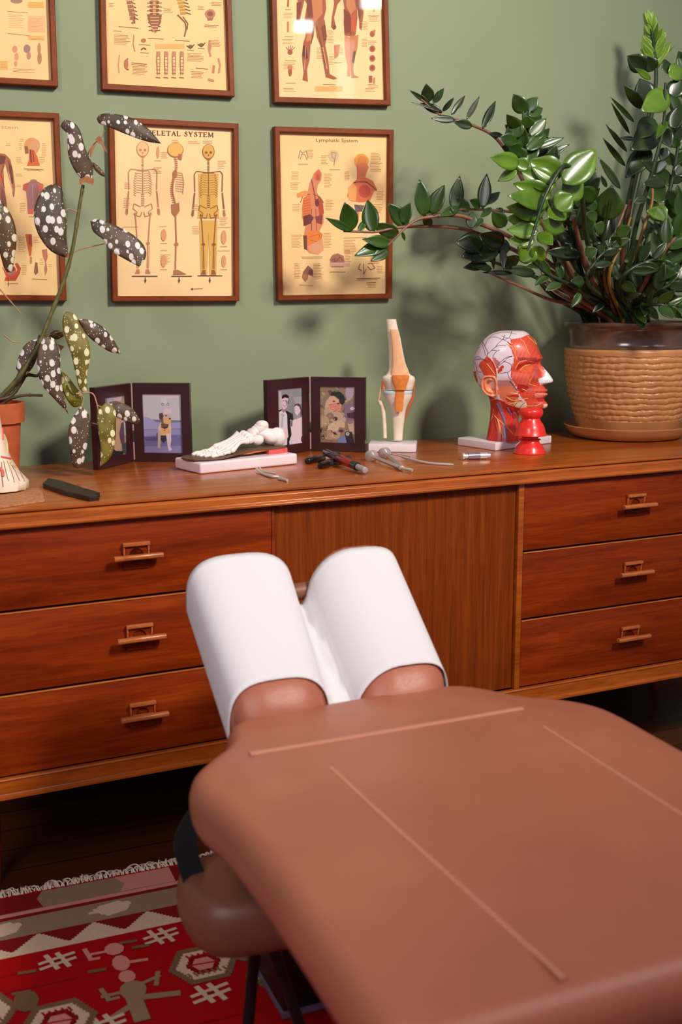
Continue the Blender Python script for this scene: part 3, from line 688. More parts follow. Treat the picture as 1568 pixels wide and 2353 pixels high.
def skeleton_side(k, cx, top, sc, c, tint):
    def X(x, y): return (cx + x*sc, top + y*sc)
    def L(pts, w=1.3): k.line([X(*p) for p in pts], w, c)
    k.blob(*X(0,14), 17.5*sc, 16*sc, c, 18); k.blob(*X(0,13.2), 16*sc, 14.5*sc, tint, 18); k.poly([X(6,22), X(15,24), X(13,36), X(5,33)], c)
    for i in range(26): y = 30+i*4.4; x = -3+5*math.sin(i*0.26+0.5); L([(x-3,y),(x+3,y)], 2.1)
    for i in range(9): y = 62+i*5; L([(0,y),(14+5*math.sin(i*0.35),y+2),(16,y+8)], 0.9)
    k.blob(*X(-1,66), 5*sc, 9*sc, c); L([(-4,62),(-6,104),(2,138)], 2.2)
    k.poly([X(-9,132), X(8,128), X(9,146), X(0,160), X(-8,150)], c); L([(0,152),(2,215)], 3.0); k.blob(*X(2,218), 4.4*sc, 4.2*sc, c); L([(1,222),(0,272)], 2.8); k.poly([X(-4,274), X(4,273), X(24,283), X(-4,284)], c)
def serif_caps(k, txt, pa, pb, h, c):
    G = {'K': (1.0, [[(.18,0),(.18,1)]], [[(.85,1),(.25,.45)],[(.42,.6),(.88,0)]], [(0,.36,0),(0,.36,1),(.66,1.02,0),(.62,.98,1)]),
         'E': (.9, [[(.18,0),(.18,1)]], [[(.18,.97),(.78,.97)],[(.18,.52),(.62,.52)],[(.18,.03),(.8,.03)],[(.78,1),(.78,.8)],[(.8,0),(.8,.22)],[(.62,.4),(.62,.64)]], [(0,.3,0),(0,.3,1)]),
         'L': (.85, [[(.18,0),(.18,1)]], [[(.18,.03),(.76,.03)],[(.76,0),(.76,.25)]], [(0,.36,0),(0,.36,1)]),
         'T': (.95, [[(.48,0),(.48,1)]], [[(.05,.97),(.91,.97)],[(.05,1),(.05,.76)],[(.91,1),(.91,.76)]], [(.28,.68,0)]),
         'A': (1.0, [[(.86,0),(.5,1)]], [[(.5,1),(.14,0)],[(.28,.36),(.74,.36)]], [(0,.28,0),(.7,1.0,0)]),
         'Y': (1.0, [[(.5,0),(.5,.46)],[(.14,1),(.5,.44)]], [[(.86,1),(.5,.44)]], [(.32,.68,0),(0,.3,1),(.7,1.0,1)]),
         'M': (1.2, [[(1.0,0),(1.0,1)],[(.16,1),(.56,.1)]], [[(.14,0),(.14,1)],[(.56,.1),(1.0,1)]], [(0,.28,0),(.84,1.16,0),(0,.26,1),(.9,1.16,1)]),
         'S': (.8, [[(.2,.84),(.26,.66),(.5,.53),(.66,.36),(.66,.18)]], [[(.66,.74),(.64,.88),(.5,.98),(.32,.97),(.2,.84)],[(.66,.18),(.54,.04),(.34,.02),(.18,.1),(.12,.28)],[(.66,.98),(.66,.72)],[(.12,.02),(.12,.3)]], [])}
    tot = sum((G[ch][0]+.14) if ch != ' ' else .6 for ch in txt)-.14; x = 0.0
    def M_(u, v):
        t = u/tot; return (lerp(pa[0],pb[0],t), lerp(pa[1],pb[1],t)-v*h*0.92)
    for ch in txt:
        if ch == ' ': x += .6; continue
        w, thick, thin, ser = G[ch]
        for st in thick: k.line([M_(x+a, b) for a, b in st], 2.5, c)
        for st in thin: k.line([M_(x+a, b) for a, b in st], 1.25, c)
        for a, b, v in ser: k.line([M_(x+a, v if v else .02), M_(x+b, v if v else .02)], 1.0, c)
        x += w+.14
def draw_skeletal(k):
    random.seed(21)
    serif_caps(k, 'SKELETAL SYSTEM', (327,309.5), (491,315.5), 11.5, (112,62,32))
    C1 = (196,132,92)
    skeleton_front(k, 328, 328, 1.06, C1); skeleton_front(k, 479, 334, 1.045, (150,92,40), (226,176,84))
    skeleton_side(k, 403, 330, 1.06, (180,116,74), (238,186,96))
    for x0, x1, y in ((303,362,634.5), (394,441,634.5), (454,511,633.5)): k.line([(x0,y),(x1,y)], 1.6, DB)
    for x in (334, 411.5, 482): k.line([(x,637),(x,647)], 1.5, DB); k.poly([(x-2.6,643),(x+2.6,643),(x,651)], DB)
    k.line([(440,664),(466,663)], 1.0, DB); k.poly([(438,664),(443,661),(443,667)], DB)
    for (x0, y0, x1, n) in ((284,455,300,6),(286,420,302,4),(370,350,386,4),(432,325,462,2),(500,370,520,5),(442,470,458,4),(352,385,372,4),(278,560,300,8),(368,585,392,6),(442,520,462,5),(505,500,524,5),(395,322,415,2),(466,324,492,2)):
        k.textblock(x0, y0, x1, n, (214,150,104), 4.0, 0.8)
    for (x, y, a, b) in ((376,540,6,14),(376,600,6,14),(514,545,6,16),(514,600,5,14),(363,350,3,14)): k.blob(x, y, a, b, (222,158,110)); k.line([(x-8,y+b+5),(x+8,y+b+5)], 0.9, (190,126,84))
    for x0, x1, y in ((282,318,521),(366,382,520),(500,530,522),(368,384,575),(500,528,576)): k.line([(x0,y),(x1,y)], 0.8, (204,140,92))
def draw_lymph(k):
    random.seed(5)
    k.word('Lymphatic System', (727,325.5), (822,327), 8.2, (120,70,40))
    C = (206,150,86)
    # left cut-away torso
    k.poly([(712,420),(722,398),(733,388),(740,398),(738,415),(731,425),(728,442),(740,462),(744,480),(744,512),(735,530),(740,548),(738,572),(728,585),(712,582),(700,570),(698,545),(702,520),(694,500),(696,465),(706,448)], (222,136,90))
    k.poly([(697,455),(712,446),(716,470),(712,500),(697,505),(694,480)], OR); k.poly([(730,448),(742,462),(745,490),(734,500)], RDm)
    for i in range(7): k.line([(698,462+i*6),(713,459+i*6)], 0.9, (150,70,44))
    k.poly([(697,497),(712,492),(722,500),(714,514),(698,520)], (112,52,44)); k.poly([(724,498),(742,494),(740,516),(728,512)], (140,64,50))
    k.poly([(708,534),(730,528),(742,538),(738,560),(714,574),(706,560)], (232,132,52)); k.line([(710,545),(735,538),(732,556),(712,552)], 1.4, (196,96,40))
    k.poly([(697,541),(706,541),(706,575),(699,572)], (120,66,44)); k.poly([(708,566),(742,548),(744,575),(730,586),(712,578)], (228,160,116))
    k.poly([(722,398),(733,388),(739,402),(736,416),(724,414)], (214,110,72)); k.blob(731,407,4,8,(188,88,58))
    k.line([(691,465),(697,449),(712,446)], 1.6, (120,66,44)); k.line([(716,412),(722,440),(727,470)], 2.2, (128,62,50)); k.poly([(682,445),(700,438),(712,440),(704,450),(684,455)], (232,150,80))
    k.line([(720,446),(735,452),(744,466)], 1.4, (110,58,46)); k.blob(729,466,5,9,(120,54,46)); k.line([(716,480),(716,530)], 1.6, (120,60,48)); k.line([(726,480),(728,530)], 1.4, (150,74,54))
    # right bust
    k.blob(831,370,17,17,(238,160,72),18); k.poly([(818,378),(822,396),(820,412),(838,416),(842,398),(848,384),(840,372),(824,370)], (226,130,84)); k.blob(833,367,11,9,(228,140,66))
    k.poly([(812,420),(820,412),(842,408),(858,416),(867,436),(860,440),(850,462),(832,465),(806,462),(798,450),(804,428)], (224,118,72)); k.blob(838,440,14,15,(204,82,62)); k.poly([(800,430),(812,422),(820,430),(818,462),(802,460)], (240,168,96))
    k.line([(812,420),(822,418),(842,418),(858,430),(866,438)], 2.2, (110,58,52)); k.line([(822,380),(822,412)], 1.8, (190,90,60))
    k.poly([(814,470),(838,472),(832,486),(818,488)], (120,92,92)); k.poly([(816,488),(826,488),(824,510),(818,510)], (222,130,90)); k.line([(818,470),(836,488)], 1.2, (90,60,56))
    # details
    for pts in ([(686,364),(690,346),(696,352),(704,346),(708,362)], [(690,366),(694,354),(702,356),(706,368)]): k.line(pts, 1.4, GY)
    k.blob(767,358,12,14,(222,190,132)); k.line([(762,350),(772,352),(770,366),(764,362),(762,350)], 1.2, GY); k.line([(769,366),(768,380)], 1.6, GY)
    k.line([(685,377),(708,377)], 0.9, BR); k.line([(757,390),(782,390)], 0.9, BR)
    k.poly([(758,596),(764,586),(776,582),(790,588),(792,600),(790,614),(762,614)], (170,110,84)); k.line([(762,598),(770,594),(768,606),(782,590),(788,600)], 1.5, (110,62,48)); k.rect(758,603,804,612,(222,170,150)); k.line([(758,625),(794,625)], 1.2, DB)
    k.poly([(697,624),(708,610),(720,620),(720,636),(710,630),(702,648),(694,638)], (152,98,70)); k.blob(702,637,6,8,(188,120,84)); k.blob(714,626,5,7,(120,72,54)); k.line([(688,655),(720,655)], 0.9, BR)
    k.line([(828,606),(824,618),(832,622)], 1.6, (130,70,48)); k.line([(836,606),(836,630),(842,618)], 1.4, (130,70,48)); k.line([(846,606),(854,604),(862,616),(852,620),(845,612)], 1.6, (130,70,48))
    k.line([(820,640.5),(874,639)], 1.2, DB); k.line([(822,643.5),(868,642.5)], 0.8, DB); k.line([(842,650),(864,649)], 1.2, DB)
    k.line([(692,590.5),(742,590)], 0.9, BR); k.line([(694,593.5),(740,593)], 0.7, BR); k.line([(790,547),(868,545)], 1.0, BR)
    for (x0, y0, x1, n) in ((670,395,692,6),(668,420,690,5),(672,470,692,5),(670,540,694,9),(745,400,764,9),(748,460,768,7),(744,536,762,10),(706,345,722,6),(738,358,754,6),(852,352,876,7),(850,375,880,6),(866,440,884,6),(860,470,880,6),(790,552,820,9),(842,552,868,9),(792,575,806,8),(676,606,692,10),(720,606,742,10),(850,590,876,5),(845,653,865,3),(792,395,806,6),(866,612,882,5)):
        k.textblock(x0, y0, x1, n, C, 3.6, 0.75)
def draw_spine(k):
    random.seed(9)
    # lower ends of three vertebral columns hanging from above the frame top
    for y in range(-60, 70, 9):
        w = 12 - max(0, y-20)*0.08; c = (150,96,62)
        k.poly([(355-w,y),(355+w,y),(355+w*0.7,y+7),(355-w*0.7,y+7)], c); k.line([(355-w-5,y+4),(355+w+5,y+4)], 2.0, (126,80,54)); k.blob(355, y+4, 4, 3, (222,160,104))
    k.poly([(338,34),(372,34),(370,52),(362,66),(357,77),(352,66),(342,52)], (156,104,70))
    for i in range(5): k.line([(345+i,40+i*7),(366-i,40+i*7)], 1.8, (226,170,120)); 
    for y in range(-60, 40, 9):
        x = 298 - 10*math.cos((y+60)/120*3.0)*0.9; k.poly([(x-7,y),(x+6,y-2),(x+7,y+5),(x-6,y+7)], (170,110,74)); k.line([(x+4,y+2),(x+13,y+6)], 2.2, (140,88,60))
    k.line([(296,20),(304,36),(309,50),(303,54)], 5, (170,110,74)); k.line([(309,36),(310,54)], 1.8, (120,74,50))
    for y in range(-60, 34, 8):
        x = 418 + 7*math.sin(y*0.05); c = (206,158,64) if y > -30 else (160,104,70)
        k.poly([(x-11,y),(x+2,y-1),(x+3,y+5),(x-10,y+6)], c); k.line([(x+2,y+1),(x+14,y+5)], 2.4, (140,88,60))
    k.line([(408,34),(418,44),(426,52),(428,66),(424,84)], 3.4, (150,96,62)); k.line([(420,38),(432,54),(430,68)], 2, (120,74,50))
    k.blob(483,32,12,11,(196,130,96)); k.blob(483,32,7,6,(150,92,70)); k.poly([(476,42),(491,40),(488,47),(478,47)], (170,110,84))
    k.line([(273,61),(318,65)], 1.2, BR); k.line([(260,71),(280,72)], 0.9, BR); k.line([(340,88),(376,90)], 1.2, BR); k.line([(402,92),(436,95)], 1.2, BR); k.line([(470,57),(503,59)], 1.0, BR); k.line([(470,61),(498,62)], 0.9, BR)
    # lower row
    k.blob(330,93,6,5,(188,126,78)); k.line([(319,102),(345,104)], 0.9, BR); k.line([(324,115),(330,110),(336,114)], 3, (120,76,54)); k.line([(322,121),(342,122)], 0.9, BR)
    k.line([(308,80),(306,100),(310,118)], 2.2, (196,132,80)); k.line([(482,92),(480,112),(484,130)], 4.2, (206,140,104)); k.blob(482,108,4,10,(206,140,104))
    for x, y in ((438,107),(463,103)): k.blob(x,y,6,4,(140,96,66)); k.line([(x-9,y-2),(x,y+5),(x+9,y-5)], 2.0, (110,76,54)); k.line([(x-8,y+8),(x+8,y+9)], 0.8, BR)
    k.rect(357,101,424,111,(240,184,104))
    for i in range(4):
        x = 363+i*18; k.line([(x-2,118),(x-3,140),(x-1,172)], 2.4, (176,122,84)); k.line([(x+4,118),(x+5,140),(x+3,172)], 1.8, (196,140,100)); k.blob(x+1,124,5,6,(196,140,100)); k.line([(x-5,178),(x+6,179)], 2.4, (160,104,72))
        for j in range(5): k.line([(x-4,136+j*8),(x+6,137+j*8)], 1.0, (170,110,76))
    k.line([(275,126),(272,148),(274,168)], 2, (214,150,98)); k.line([(294,134),(287,146),(290,158),(296,160)], 3.4, (170,106,70)); k.blob(290,147,5,11,(190,120,80)); k.line([(302,144),(338,148)], 1.2, BR); k.line([(302,148),(334,151)], 0.8, BR)
    k.line([(502,134),(506,150),(503,168)], 3.6, (206,140,100)); k.line([(492,150),(490,168)], 5, (200,134,96)); k.line([(450,156),(478,159)], 1.2, BR); k.line([(478,182),(492,186)], 5, (206,146,104))
    for (x0, y0, x1, n) in ((262,80,300,7),(305,152,340,6),(430,122,470,6),(480,92,512,5),(440,164,470,5),(486,5,510,3),(250,8,262,3),(376,20,398,3),(455,14,470,3)): k.textblock(x0, y0, x1, n, (214,156,104), 3.4, 0.8, 0.05)
def draw_muscles(k):
    random.seed(14)
    A = (170,98,62); B_ = (136,72,48); Cc = (206,132,84); Dm = (104,56,42)
    # front figure, from the waist down
    k.poly([(688,-60),(752,-60),(748,-10),(750,20),(744,46),(722,60),(700,46),(706,10),(700,0),(693,30),(686,62),(690,74),(682,74),(680,56),(683,20)], A)
    k.poly([(706,44),(724,58),(721,84),(714,104),(713,120),(712,136),(706,160),(708,188),(695,184),(698,168),(694,130),(697,100),(702,84)], A)
    k.poly([(724,58),(746,44),(752,84),(748,104),(755,140),(758,170),(776,180),(768,183),(749,178),(742,140),(736,104),(728,84)], A)
    k.poly([(712,-20),(740,-20),(742,30),(724,52),(718,30)], Cc); k.poly([(705,-20),(715,-20),(720,40),(706,44)], B_)
    k.poly([(697,104),(704,106),(708,134),(700,138),(695,125)], Dm); k.poly([(738,62),(748,56),(750,90),(744,96)], B_); k.poly([(706,66),(718,62),(716,92),(704,96)], Cc)
    k.line([(722,60),(716,100)], 1.6, Dm); k.line([(728,62),(738,100),(748,150)], 1.4, Dm); k.line([(703,106),(700,160)], 1.6, (222,160,110)); k.line([(742,108),(752,158)], 2.2, (222,160,110)); k.poly([(682,6),(694,4),(688,44),(682,54)], B_)
    # back figure
    k.poly([(764,-60),(836,-60),(834,0),(836,30),(831,70),(826,64),(826,40),(820,10),(822,40),(818,78),(814,84),(792,82),(790,50),(792,20),(788,-4),(776,10),(768,40),(772,62),(768,70),(761,62),(763,38),(768,10)], A)
    k.poly([(792,80),(804,86),(806,110),(804,128),(806,160),(805,176),(798,176),(799,150),(794,128),(792,104)], (222,150,110)); k.poly([(804,84),(824,80),(822,110),(817,130),(812,158),(814,172),(826,178),(808,180),(806,150),(804,120)], Cc)
    k.poly([(790,20),(806,30),(804,76),(792,78)], B_); k.poly([(806,34),(818,30),(818,74),(808,70)], (204,92,56)); k.poly([(798,-20),(812,-20),(818,20),(806,34),(796,14)], Cc); k.poly([(812,118),(818,116),(814,146),(809,142)], Dm); k.line([(806,40),(806,80)], 1.6, Dm)
    k.poly([(818,0),(830,0),(832,26),(826,50)], B_); k.blob(769,62,4,6,B_)
    # side details
    k.line([(663,-2),(662,16)], 4, A); k.line([(655,22),(668,22)], 0.9, BR); k.line([(662,50),(662,74)], 4.4, Cc); k.line([(654,84),(674,84)], 0.9, BR)
    for i in range(5): k.line([(666,122),(658+i*5,104+abs(i-2)*2)], 1.6, A)
    k.blob(667,120,6,6,A); k.line([(655,139),(681,140)], 0.9, BR); k.blob(667,164,4.5,12,A); k.line([(657,191),(680,191)], 0.9, BR); k.blob(667,154,6,5,Cc)
    k.line([(858,12),(860,28)], 3, (206,150,120)); k.line([(846,36),(872,36)], 0.9, BR); k.blob(856,78,6,7,A); k.blob(860,72,3,4,OR)
    for y in (112, 134, 156): k.blob(856,y,7,8,(190,112,76)); k.blob(856,y,4.4,5,(160,84,58))
    k.rect(848,174,856,190,A); k.rect(858,178,862,192,Cc); k.poly([(768,104),(782,102),(778,130),(769,135)], Cc); k.line([(768,144),(788,144)], 0.9, BR)
    k.line([(742,194),(772,195)], 0.9, BR)
    k.rect(724,198,788,210,(244,190,110)); k.textblock(728,200,784,4,(206,140,84),2.6,0.7)
    for (x0, y0, x1, n) in ((652,30,674,4),(650,90,676,4),(652,144,680,5),(698,66,708,3),(728,110,742,8),(752,70,768,9),(756,130,768,6),(776,110,790,5),(830,50,846,6),(832,90,846,6),(848,38,872,4),(846,94,868,3),(846,194,870,3),(652,203,680,3),(840,203,866,3)): k.textblock(x0, y0, x1, n, (214,150,96), 3.4, 0.75)
def draw_muscle_left(k):
    random.seed(33)
    k.word('Muscular System', (-98,291), (42,297), 9, (206,170,124))
    A = (176,110,74); B_ = (120,68,46); PU = (176,120,116)
    k.poly([(-40,360),(0,352),(12,354),(24,366),(30,392),(35,430),(33,452),(30,452),(26,430),(18,400),(12,376),(8,390),(10,430),(16,470),(12,520),(-20,520),(-60,500)], A)
    k.poly([(0,356),(14,360),(10,376),(0,378)], B_); k.poly([(18,366),(27,384),(31,420),(27,424),(22,396)], B_); k.poly([(0,396),(7,402),(4,420),(0,420)], (214,96,70)); k.poly([(2,424),(10,440),(14,470),(2,470)], (150,90,80)); k.line([(8,380),(2,400),(10,432)], 1.8, B_); k.line([(20,396),(29,440)], 2.0, (226,170,120))
    # head and neck detail
    k.blob(73,336,18,20,(226,160,96),18); k.blob(81,334,11,15,(222,164,116)); k.poly([(56,336),(64,336),(66,352),(58,354)], (150,106,60)); k.poly([(67,342),(79,346),(86,360),(92,381),(62,381),(66,368)], (222,106,48)); k.line([(70,344),(72,374)], 3.2, (110,66,60)); k.line([(75,346),(78,372)], 1.8, (96,60,54))
    k.line([(55,388),(100,390)], 1.2, DB); k.line([(62,391.5),(92,392.5)], 0.9, DB)
    # torso detail
    k.poly([(53,424),(70,417),(84,416),(100,424),(98,440),(88,446),(86,470),(84,492),(64,492),(62,460),(60,440),(52,436)], PU); k.poly([(53,424),(66,420),(62,436),(56,438)], (214,90,60)); k.poly([(88,422),(100,424),(98,442),(88,440)], (226,120,90)); k.blob(77,416,8,4,(176,120,84)); k.poly([(66,480),(84,478),(84,492),(64,491)], (222,112,88)); k.line([(75,424),(75,470)], 1.4, (206,160,160))
    k.poly([(58,538),(72,538),(74,560),(72,586),(68,590),(64,570)], (214,110,54)); k.poly([(66,538),(73,538),(74,566),(66,562)], (180,70,50)); k.line([(71,590),(71,606)], 5, (206,140,100))
    k.poly([(96,574),(108,572),(110,590),(106,602),(109,620),(104,634),(102,618),(104,604),(99,590)], (196,124,90)); k.poly([(81,602),(86,604),(88,626),(82,632),(78,626)], (150,100,72)); k.line([(73,641),(108,642)], 1.3, BR); k.line([(66,498),(84,498)], 0.9, BR)
    k.poly([(4,612),(14,634),(10,645),(36,645),(46,628),(48,616),(40,604),(34,606),(40,620),(32,632),(22,632)], (204,84,44)); k.blob(26,622,11,12,(196,116,90)); k.blob(30,618,5,5,(160,60,50)); k.line([(16,652),(42,652)], 1.2, BR); k.line([(18,640),(20,658)], 1.2, DB)
    for (x0, y0, x1, n) in ((46,320,56,2),(44,330,52,4),(96,330,108,8),(38,425,52,2),(45,467,60,6),(42,545,60,9),(76,545,92,4),(50,610,62,6),(92,595,100,4),(38,362,52,4),(112,608,120,2),(36,400,52,2),(90,362,104,4),(14,330,26,2)): k.textblock(x0, y0, x1, n, (206,146,82), 4.0, 0.8)
def draw_top_left(k):
    random.seed(44)
    k.blob(38,2,14,6,(170,130,110)); k.line([(16,26),(64,29)], 0.9, BR); k.rect(64,4,102,18,(244,192,104)); k.line([(18,77),(70,82)], 0.9, BR); k.rect(64,82,103,92,(244,192,104)); k.rect(64,36,104,74,(244,190,130))
    for x, y, a, b, c in ((34,113,6,8,(222,150,110)),(38,130,5,9,(222,160,120)),(62,112,8,10,(170,130,116)),(66,128,5,9,(196,140,110)),(90,112,4,14,(196,140,100)),(91,134,5,14,(190,132,92)),(36,146,4,6,(214,160,110))): k.blob(x, y, a, b, c)
    k.line([(90,98),(90,108)], 2, A_) if False else None
    k.rect(0,140,18,160,(240,186,100)); k.textblock(2,142,17,5,(196,134,70),3.4,0.8)
    k.textblock(66,6,100,4,(206,146,80),3.2,0.8,0.05); k.textblock(66,42,102,9,(222,156,104),3.6,0.7,0.05); k.textblock(66,84,101,3,(206,146,80),3,0.8,0.05); k.textblock(30,158,82,3,(196,134,80),3.2,0.8,0.05); k.textblock(20,34,58,8,(232,176,120),4,0.6,0.04)
    k.blob(-60,60,40,60,(200,130,90)); k.blob(-60,50,26,40,(176,96,70))
def ext(q): return q
chart([(225,-208),(526,-196),(540,222),(235,205)], M['cream2'], draw_spine, 'upper middle anatomy chart with spines in its brown frame, directly above the skeletal one')
chart([(620,-178),(889,-170),(899,242),(631,235)], M['cream'], draw_muscles, 'upper right anatomy chart with two muscled figures and window glare, above the lymphatic one')
chart([(-196,-228),(118,-218),(134,199),(-176,182)], M['cream2'], draw_top_left, 'upper left anatomy chart cut by the photo edge, above the muscle chart')
chart([(-172,246),(136,260),(154,692),(-150,690)], M['cream2'], draw_muscle_left, 'lower left anatomy chart of muscles with faded title, partly behind spotted leaves')
chart([(250,268),(549,284),(551,692),(259,693)], M['cream'], draw_skeletal, 'framed chart titled SKELETAL SYSTEM showing three standing skeletons')
chart([(632,290),(906,298),(902,686),(640,691)], M['cream2'], draw_lymph, 'framed chart titled Lymphatic System, its right edge behind the glossy green leaves')
# ------------------------------------------------------------------ things on the sideboard
def top_at(base, px, py):
    """height of a vertical line standing on base that reaches pixel row"""
    h = Vector((base.x-CAMPOS.x, base.y-CAMPOS.y, 0)).normalized(); return onplane(px, py, base, h).z
M['frame_dark'] = plain('dark_plum_brown_frame', (54,22,24), 0.32, coat=0.3)
M['frame_edge'] = plain('worn_brown_edge', (96,58,30), 0.4)
M['steel'] = plain('brushed_steel', (222,216,210), 0.38, metal=0.65)
M['hinge'] = plain('pale_hinge_metal', (206,170,168), 0.35, metal=0.5)
M['white_plastic'] = plain('white_model_plastic', (240,226,228), 0.35, coat=0.2)
M['bone'] = plain('ivory_bone_plastic', (238,220,196), 0.45, var=0.06, scale=60)
M['bone_white'] = plain('white_bone_plastic', (246,234,226), 0.45, var=0.05, scale=70, bump=0.2, bscale=160)
M['black_plastic'] = plain('glossy_black_plastic', (16,15,18), 0.28, coat=0.4)
M['photo'] = ink_mat('photo_print', 0.45)
def panel(root, A, B, zt, wx, drawfn, name='panel', D=0.014, wz=None):
    """one leaf of a folding frame: base A->B; wx = window (s0, s1, z0, z1)"""
    u = Vector((B.x-A.x, B.y-A.y, 0)); W = u.length; u.normalize(); n = Vector((u.y, -u.x, 0))   # towards the room
    if n.dot(CAMPOS-A) < 0: n = -n
    def P(s, z, d): return Vector((A.x, A.y, 0)) + u*s + n*d + Vector((0,0,z))
    z0, z1 = ZT+0.0005, zt; s0, s1, w0, w1 = wx
    def rect(a, b, c, d, dd): return [P(a,c,dd), P(b,c,dd), P(b,d,dd), P(a,d,dd)]
    m = MB(); m.loft([rect(0,W,z0,z1,-D), rect(0,W,z0,z1,-0.0012), rect(0.001,W-0.001,z0+0.001,z1-0.001,0), rect(s0,s1,w0,w1,0), rect(s0+0.0005,s1-0.0005,w0+0.0005,w1-0.0005,-0.004)])
    o = m.build(name, M['frame_dark'], root, smooth=True, angle=30)
    m = MB(); m.add(rect(s0,s1,w0,w1,-0.0036), [(0,1,2,3)], lin((120,120,130)))
    k = Ink(lambda x, y: onplane(x, y, A - n*0.0034, n), n); drawfn(k)
    b0 = len(m.v); m.v += k.m.v; m.f += [[i+b0 for i in f] for f in k.m.f]; m.c += k.m.c
    m.build('photograph', M['photo'], o, recalc=False)
    g = MB(); g.prism(rect(s0-0.0, s1, w0, w1, -0.0016), n*0.0008); g.build('glass_pane', M['glass'], o)
    return o
def win(A, B, pts):
    """window px corners (top-left, bottom-right-ish) -> (s0,s1,z0,z1)"""
    u = Vector((B.x-A.x, B.y-A.y, 0)).normalized(); n = Vector((u.y, -u.x, 0))
    q = [onplane(x, y, A, n) for x, y in pts]; s = [(p-A).dot(u) for p in q]
    return u, n, q, s
def cropf(ox, oy, sc): return lambda pts: [(ox+x*sc, oy+y*sc) for x, y in pts]
def clip_draw(fn, c, sc_):
    def f(k):
        class K: pass
        kk = K()
        kk.poly = lambda pts, col: k.poly(c(pts), col)
        kk.rect = lambda x0,y0,x1,y1,col: k.poly(c([(x0,y0),(x1,y0),(x1,y1),(x0,y1)]), col)
        kk.blob = lambda x,y,a,b,col,n=14,rot=0.0: k.blob(*c([(x,y)])[0], a*sc_, b*sc_, col, n, rot)
        kk.line = lambda pts,w,col: k.line(c(pts), w*sc_, col)
        fn(kk)
    return f
def photo_dog(k):
    k.poly([(800,283),(1350,283),(1356,665),(812,650)], (196,192,196)); k.poly([(800,283),(1350,283),(1352,330),(1200,350),(1000,320),(800,300)], (222,192,204)); k.poly([(1060,340),(1140,330),(1160,420),(1080,420)], (206,208,208))
    k.poly([(812,610),(880,620),(1000,690),(1200,700),(1356,690),(1360,830),(818,800)], (160,156,196)); k.poly([(818,800),(1358,780),(1360,880),(820,900)], (146,144,190)); k.poly([(820,895),(1360,870),(1364,1136),(826,1136)], (116,110,160)); k.poly([(830,1040),(1362,1030),(1364,1136),(828,1136)], (140,134,178))
    k.line([(818,800),(1020,795)], 5, (84,74,112)); k.line([(1200,790),(1356,788)], 5, (84,74,112)); k.poly([(830,905),(1000,900),(1010,960),(840,950)], (90,82,130))
    for x in (1088, 1166): k.poly([(x,405),(x+18,432),(x+12,452),(x-12,452),(x-18,432)], (120,120,126)); k.blob(x,436,9,10,(214,214,216))
    k.poly([(1068,690),(1195,670),(1215,760),(1210,880),(1060,900),(1025,860),(1030,760)], (226,190,160)); k.poly([(1065,790),(1190,790),(1200,850),(1180,880),(1070,870)], (232,168,110))
    k.poly([(1022,790),(1068,800),(1062,960),(1055,1065),(1018,1060),(1025,920)], (196,176,160)); k.poly([(1140,860),(1210,850),(1215,950),(1200,1040),(1230,1090),(1180,1105),(1160,1020)], (218,204,206)); k.poly([(1062,880),(1140,880),(1150,950),(1100,990),(1062,950)], (66,50,58)); k.poly([(1000,850),(1020,840),(1015,940),(995,930)], (84,90,90))
    k.blob(1145,640,66,72,(206,176,150)); k.poly([(1040,570),(1085,550),(1105,600),(1085,660),(1045,650)], (92,62,76)); k.poly([(1065,650),(1100,640),(1130,720),(1080,760)], (120,92,80)); k.poly([(1100,650),(1210,645),(1212,700),(1160,728),(1105,700)], (236,170,112)); k.blob(1196,640,16,12,(70,48,52)); k.blob(1140,596,16,10,(104,76,70)); k.poly([(1065,715),(1180,715),(1170,770),(1120,795),(1070,770)], (112,88,68)); k.line([(1100,760),(1165,765)], 10, (60,44,44)); k.blob(1118,810,10,7,(120,80,60)); k.poly([(1100,500),(1210,500),(1215,560),(1120,575)], (226,198,206))
def photo_left(k):
    k.poly([(290,338),(556,295),(572,1145),(300,1220)], (168,140,112)); k.poly([(290,338),(390,322),(390,440),(292,440)], (164,164,168)); k.poly([(385,345),(500,320),(495,380),(400,430)], (200,168,184)); k.poly([(500,305),(556,298),(558,340),(510,360)], (120,126,116)); k.poly([(420,640),(520,660),(500,1080),(400,1110)], (186,150,118))
    k.poly([(495,700),(530,690),(545,1010),(490,1000),(465,860)], (90,58,76)); k.poly([(530,690),(566,700),(568,890),(545,880)], (176,184,188)); k.poly([(500,1000),(570,980),(572,1145),(510,1140)], (60,66,64)); k.poly([(300,1090),(380,1075),(420,1105),(520,1110),(520,1160),(300,1215)], (34,34,36)); k.poly([(320,400),(420,380),(520,420),(470,520),(340,500)], (120,96,80)); k.line([(320,1222),(575,1150)], 6, (206,160,130))
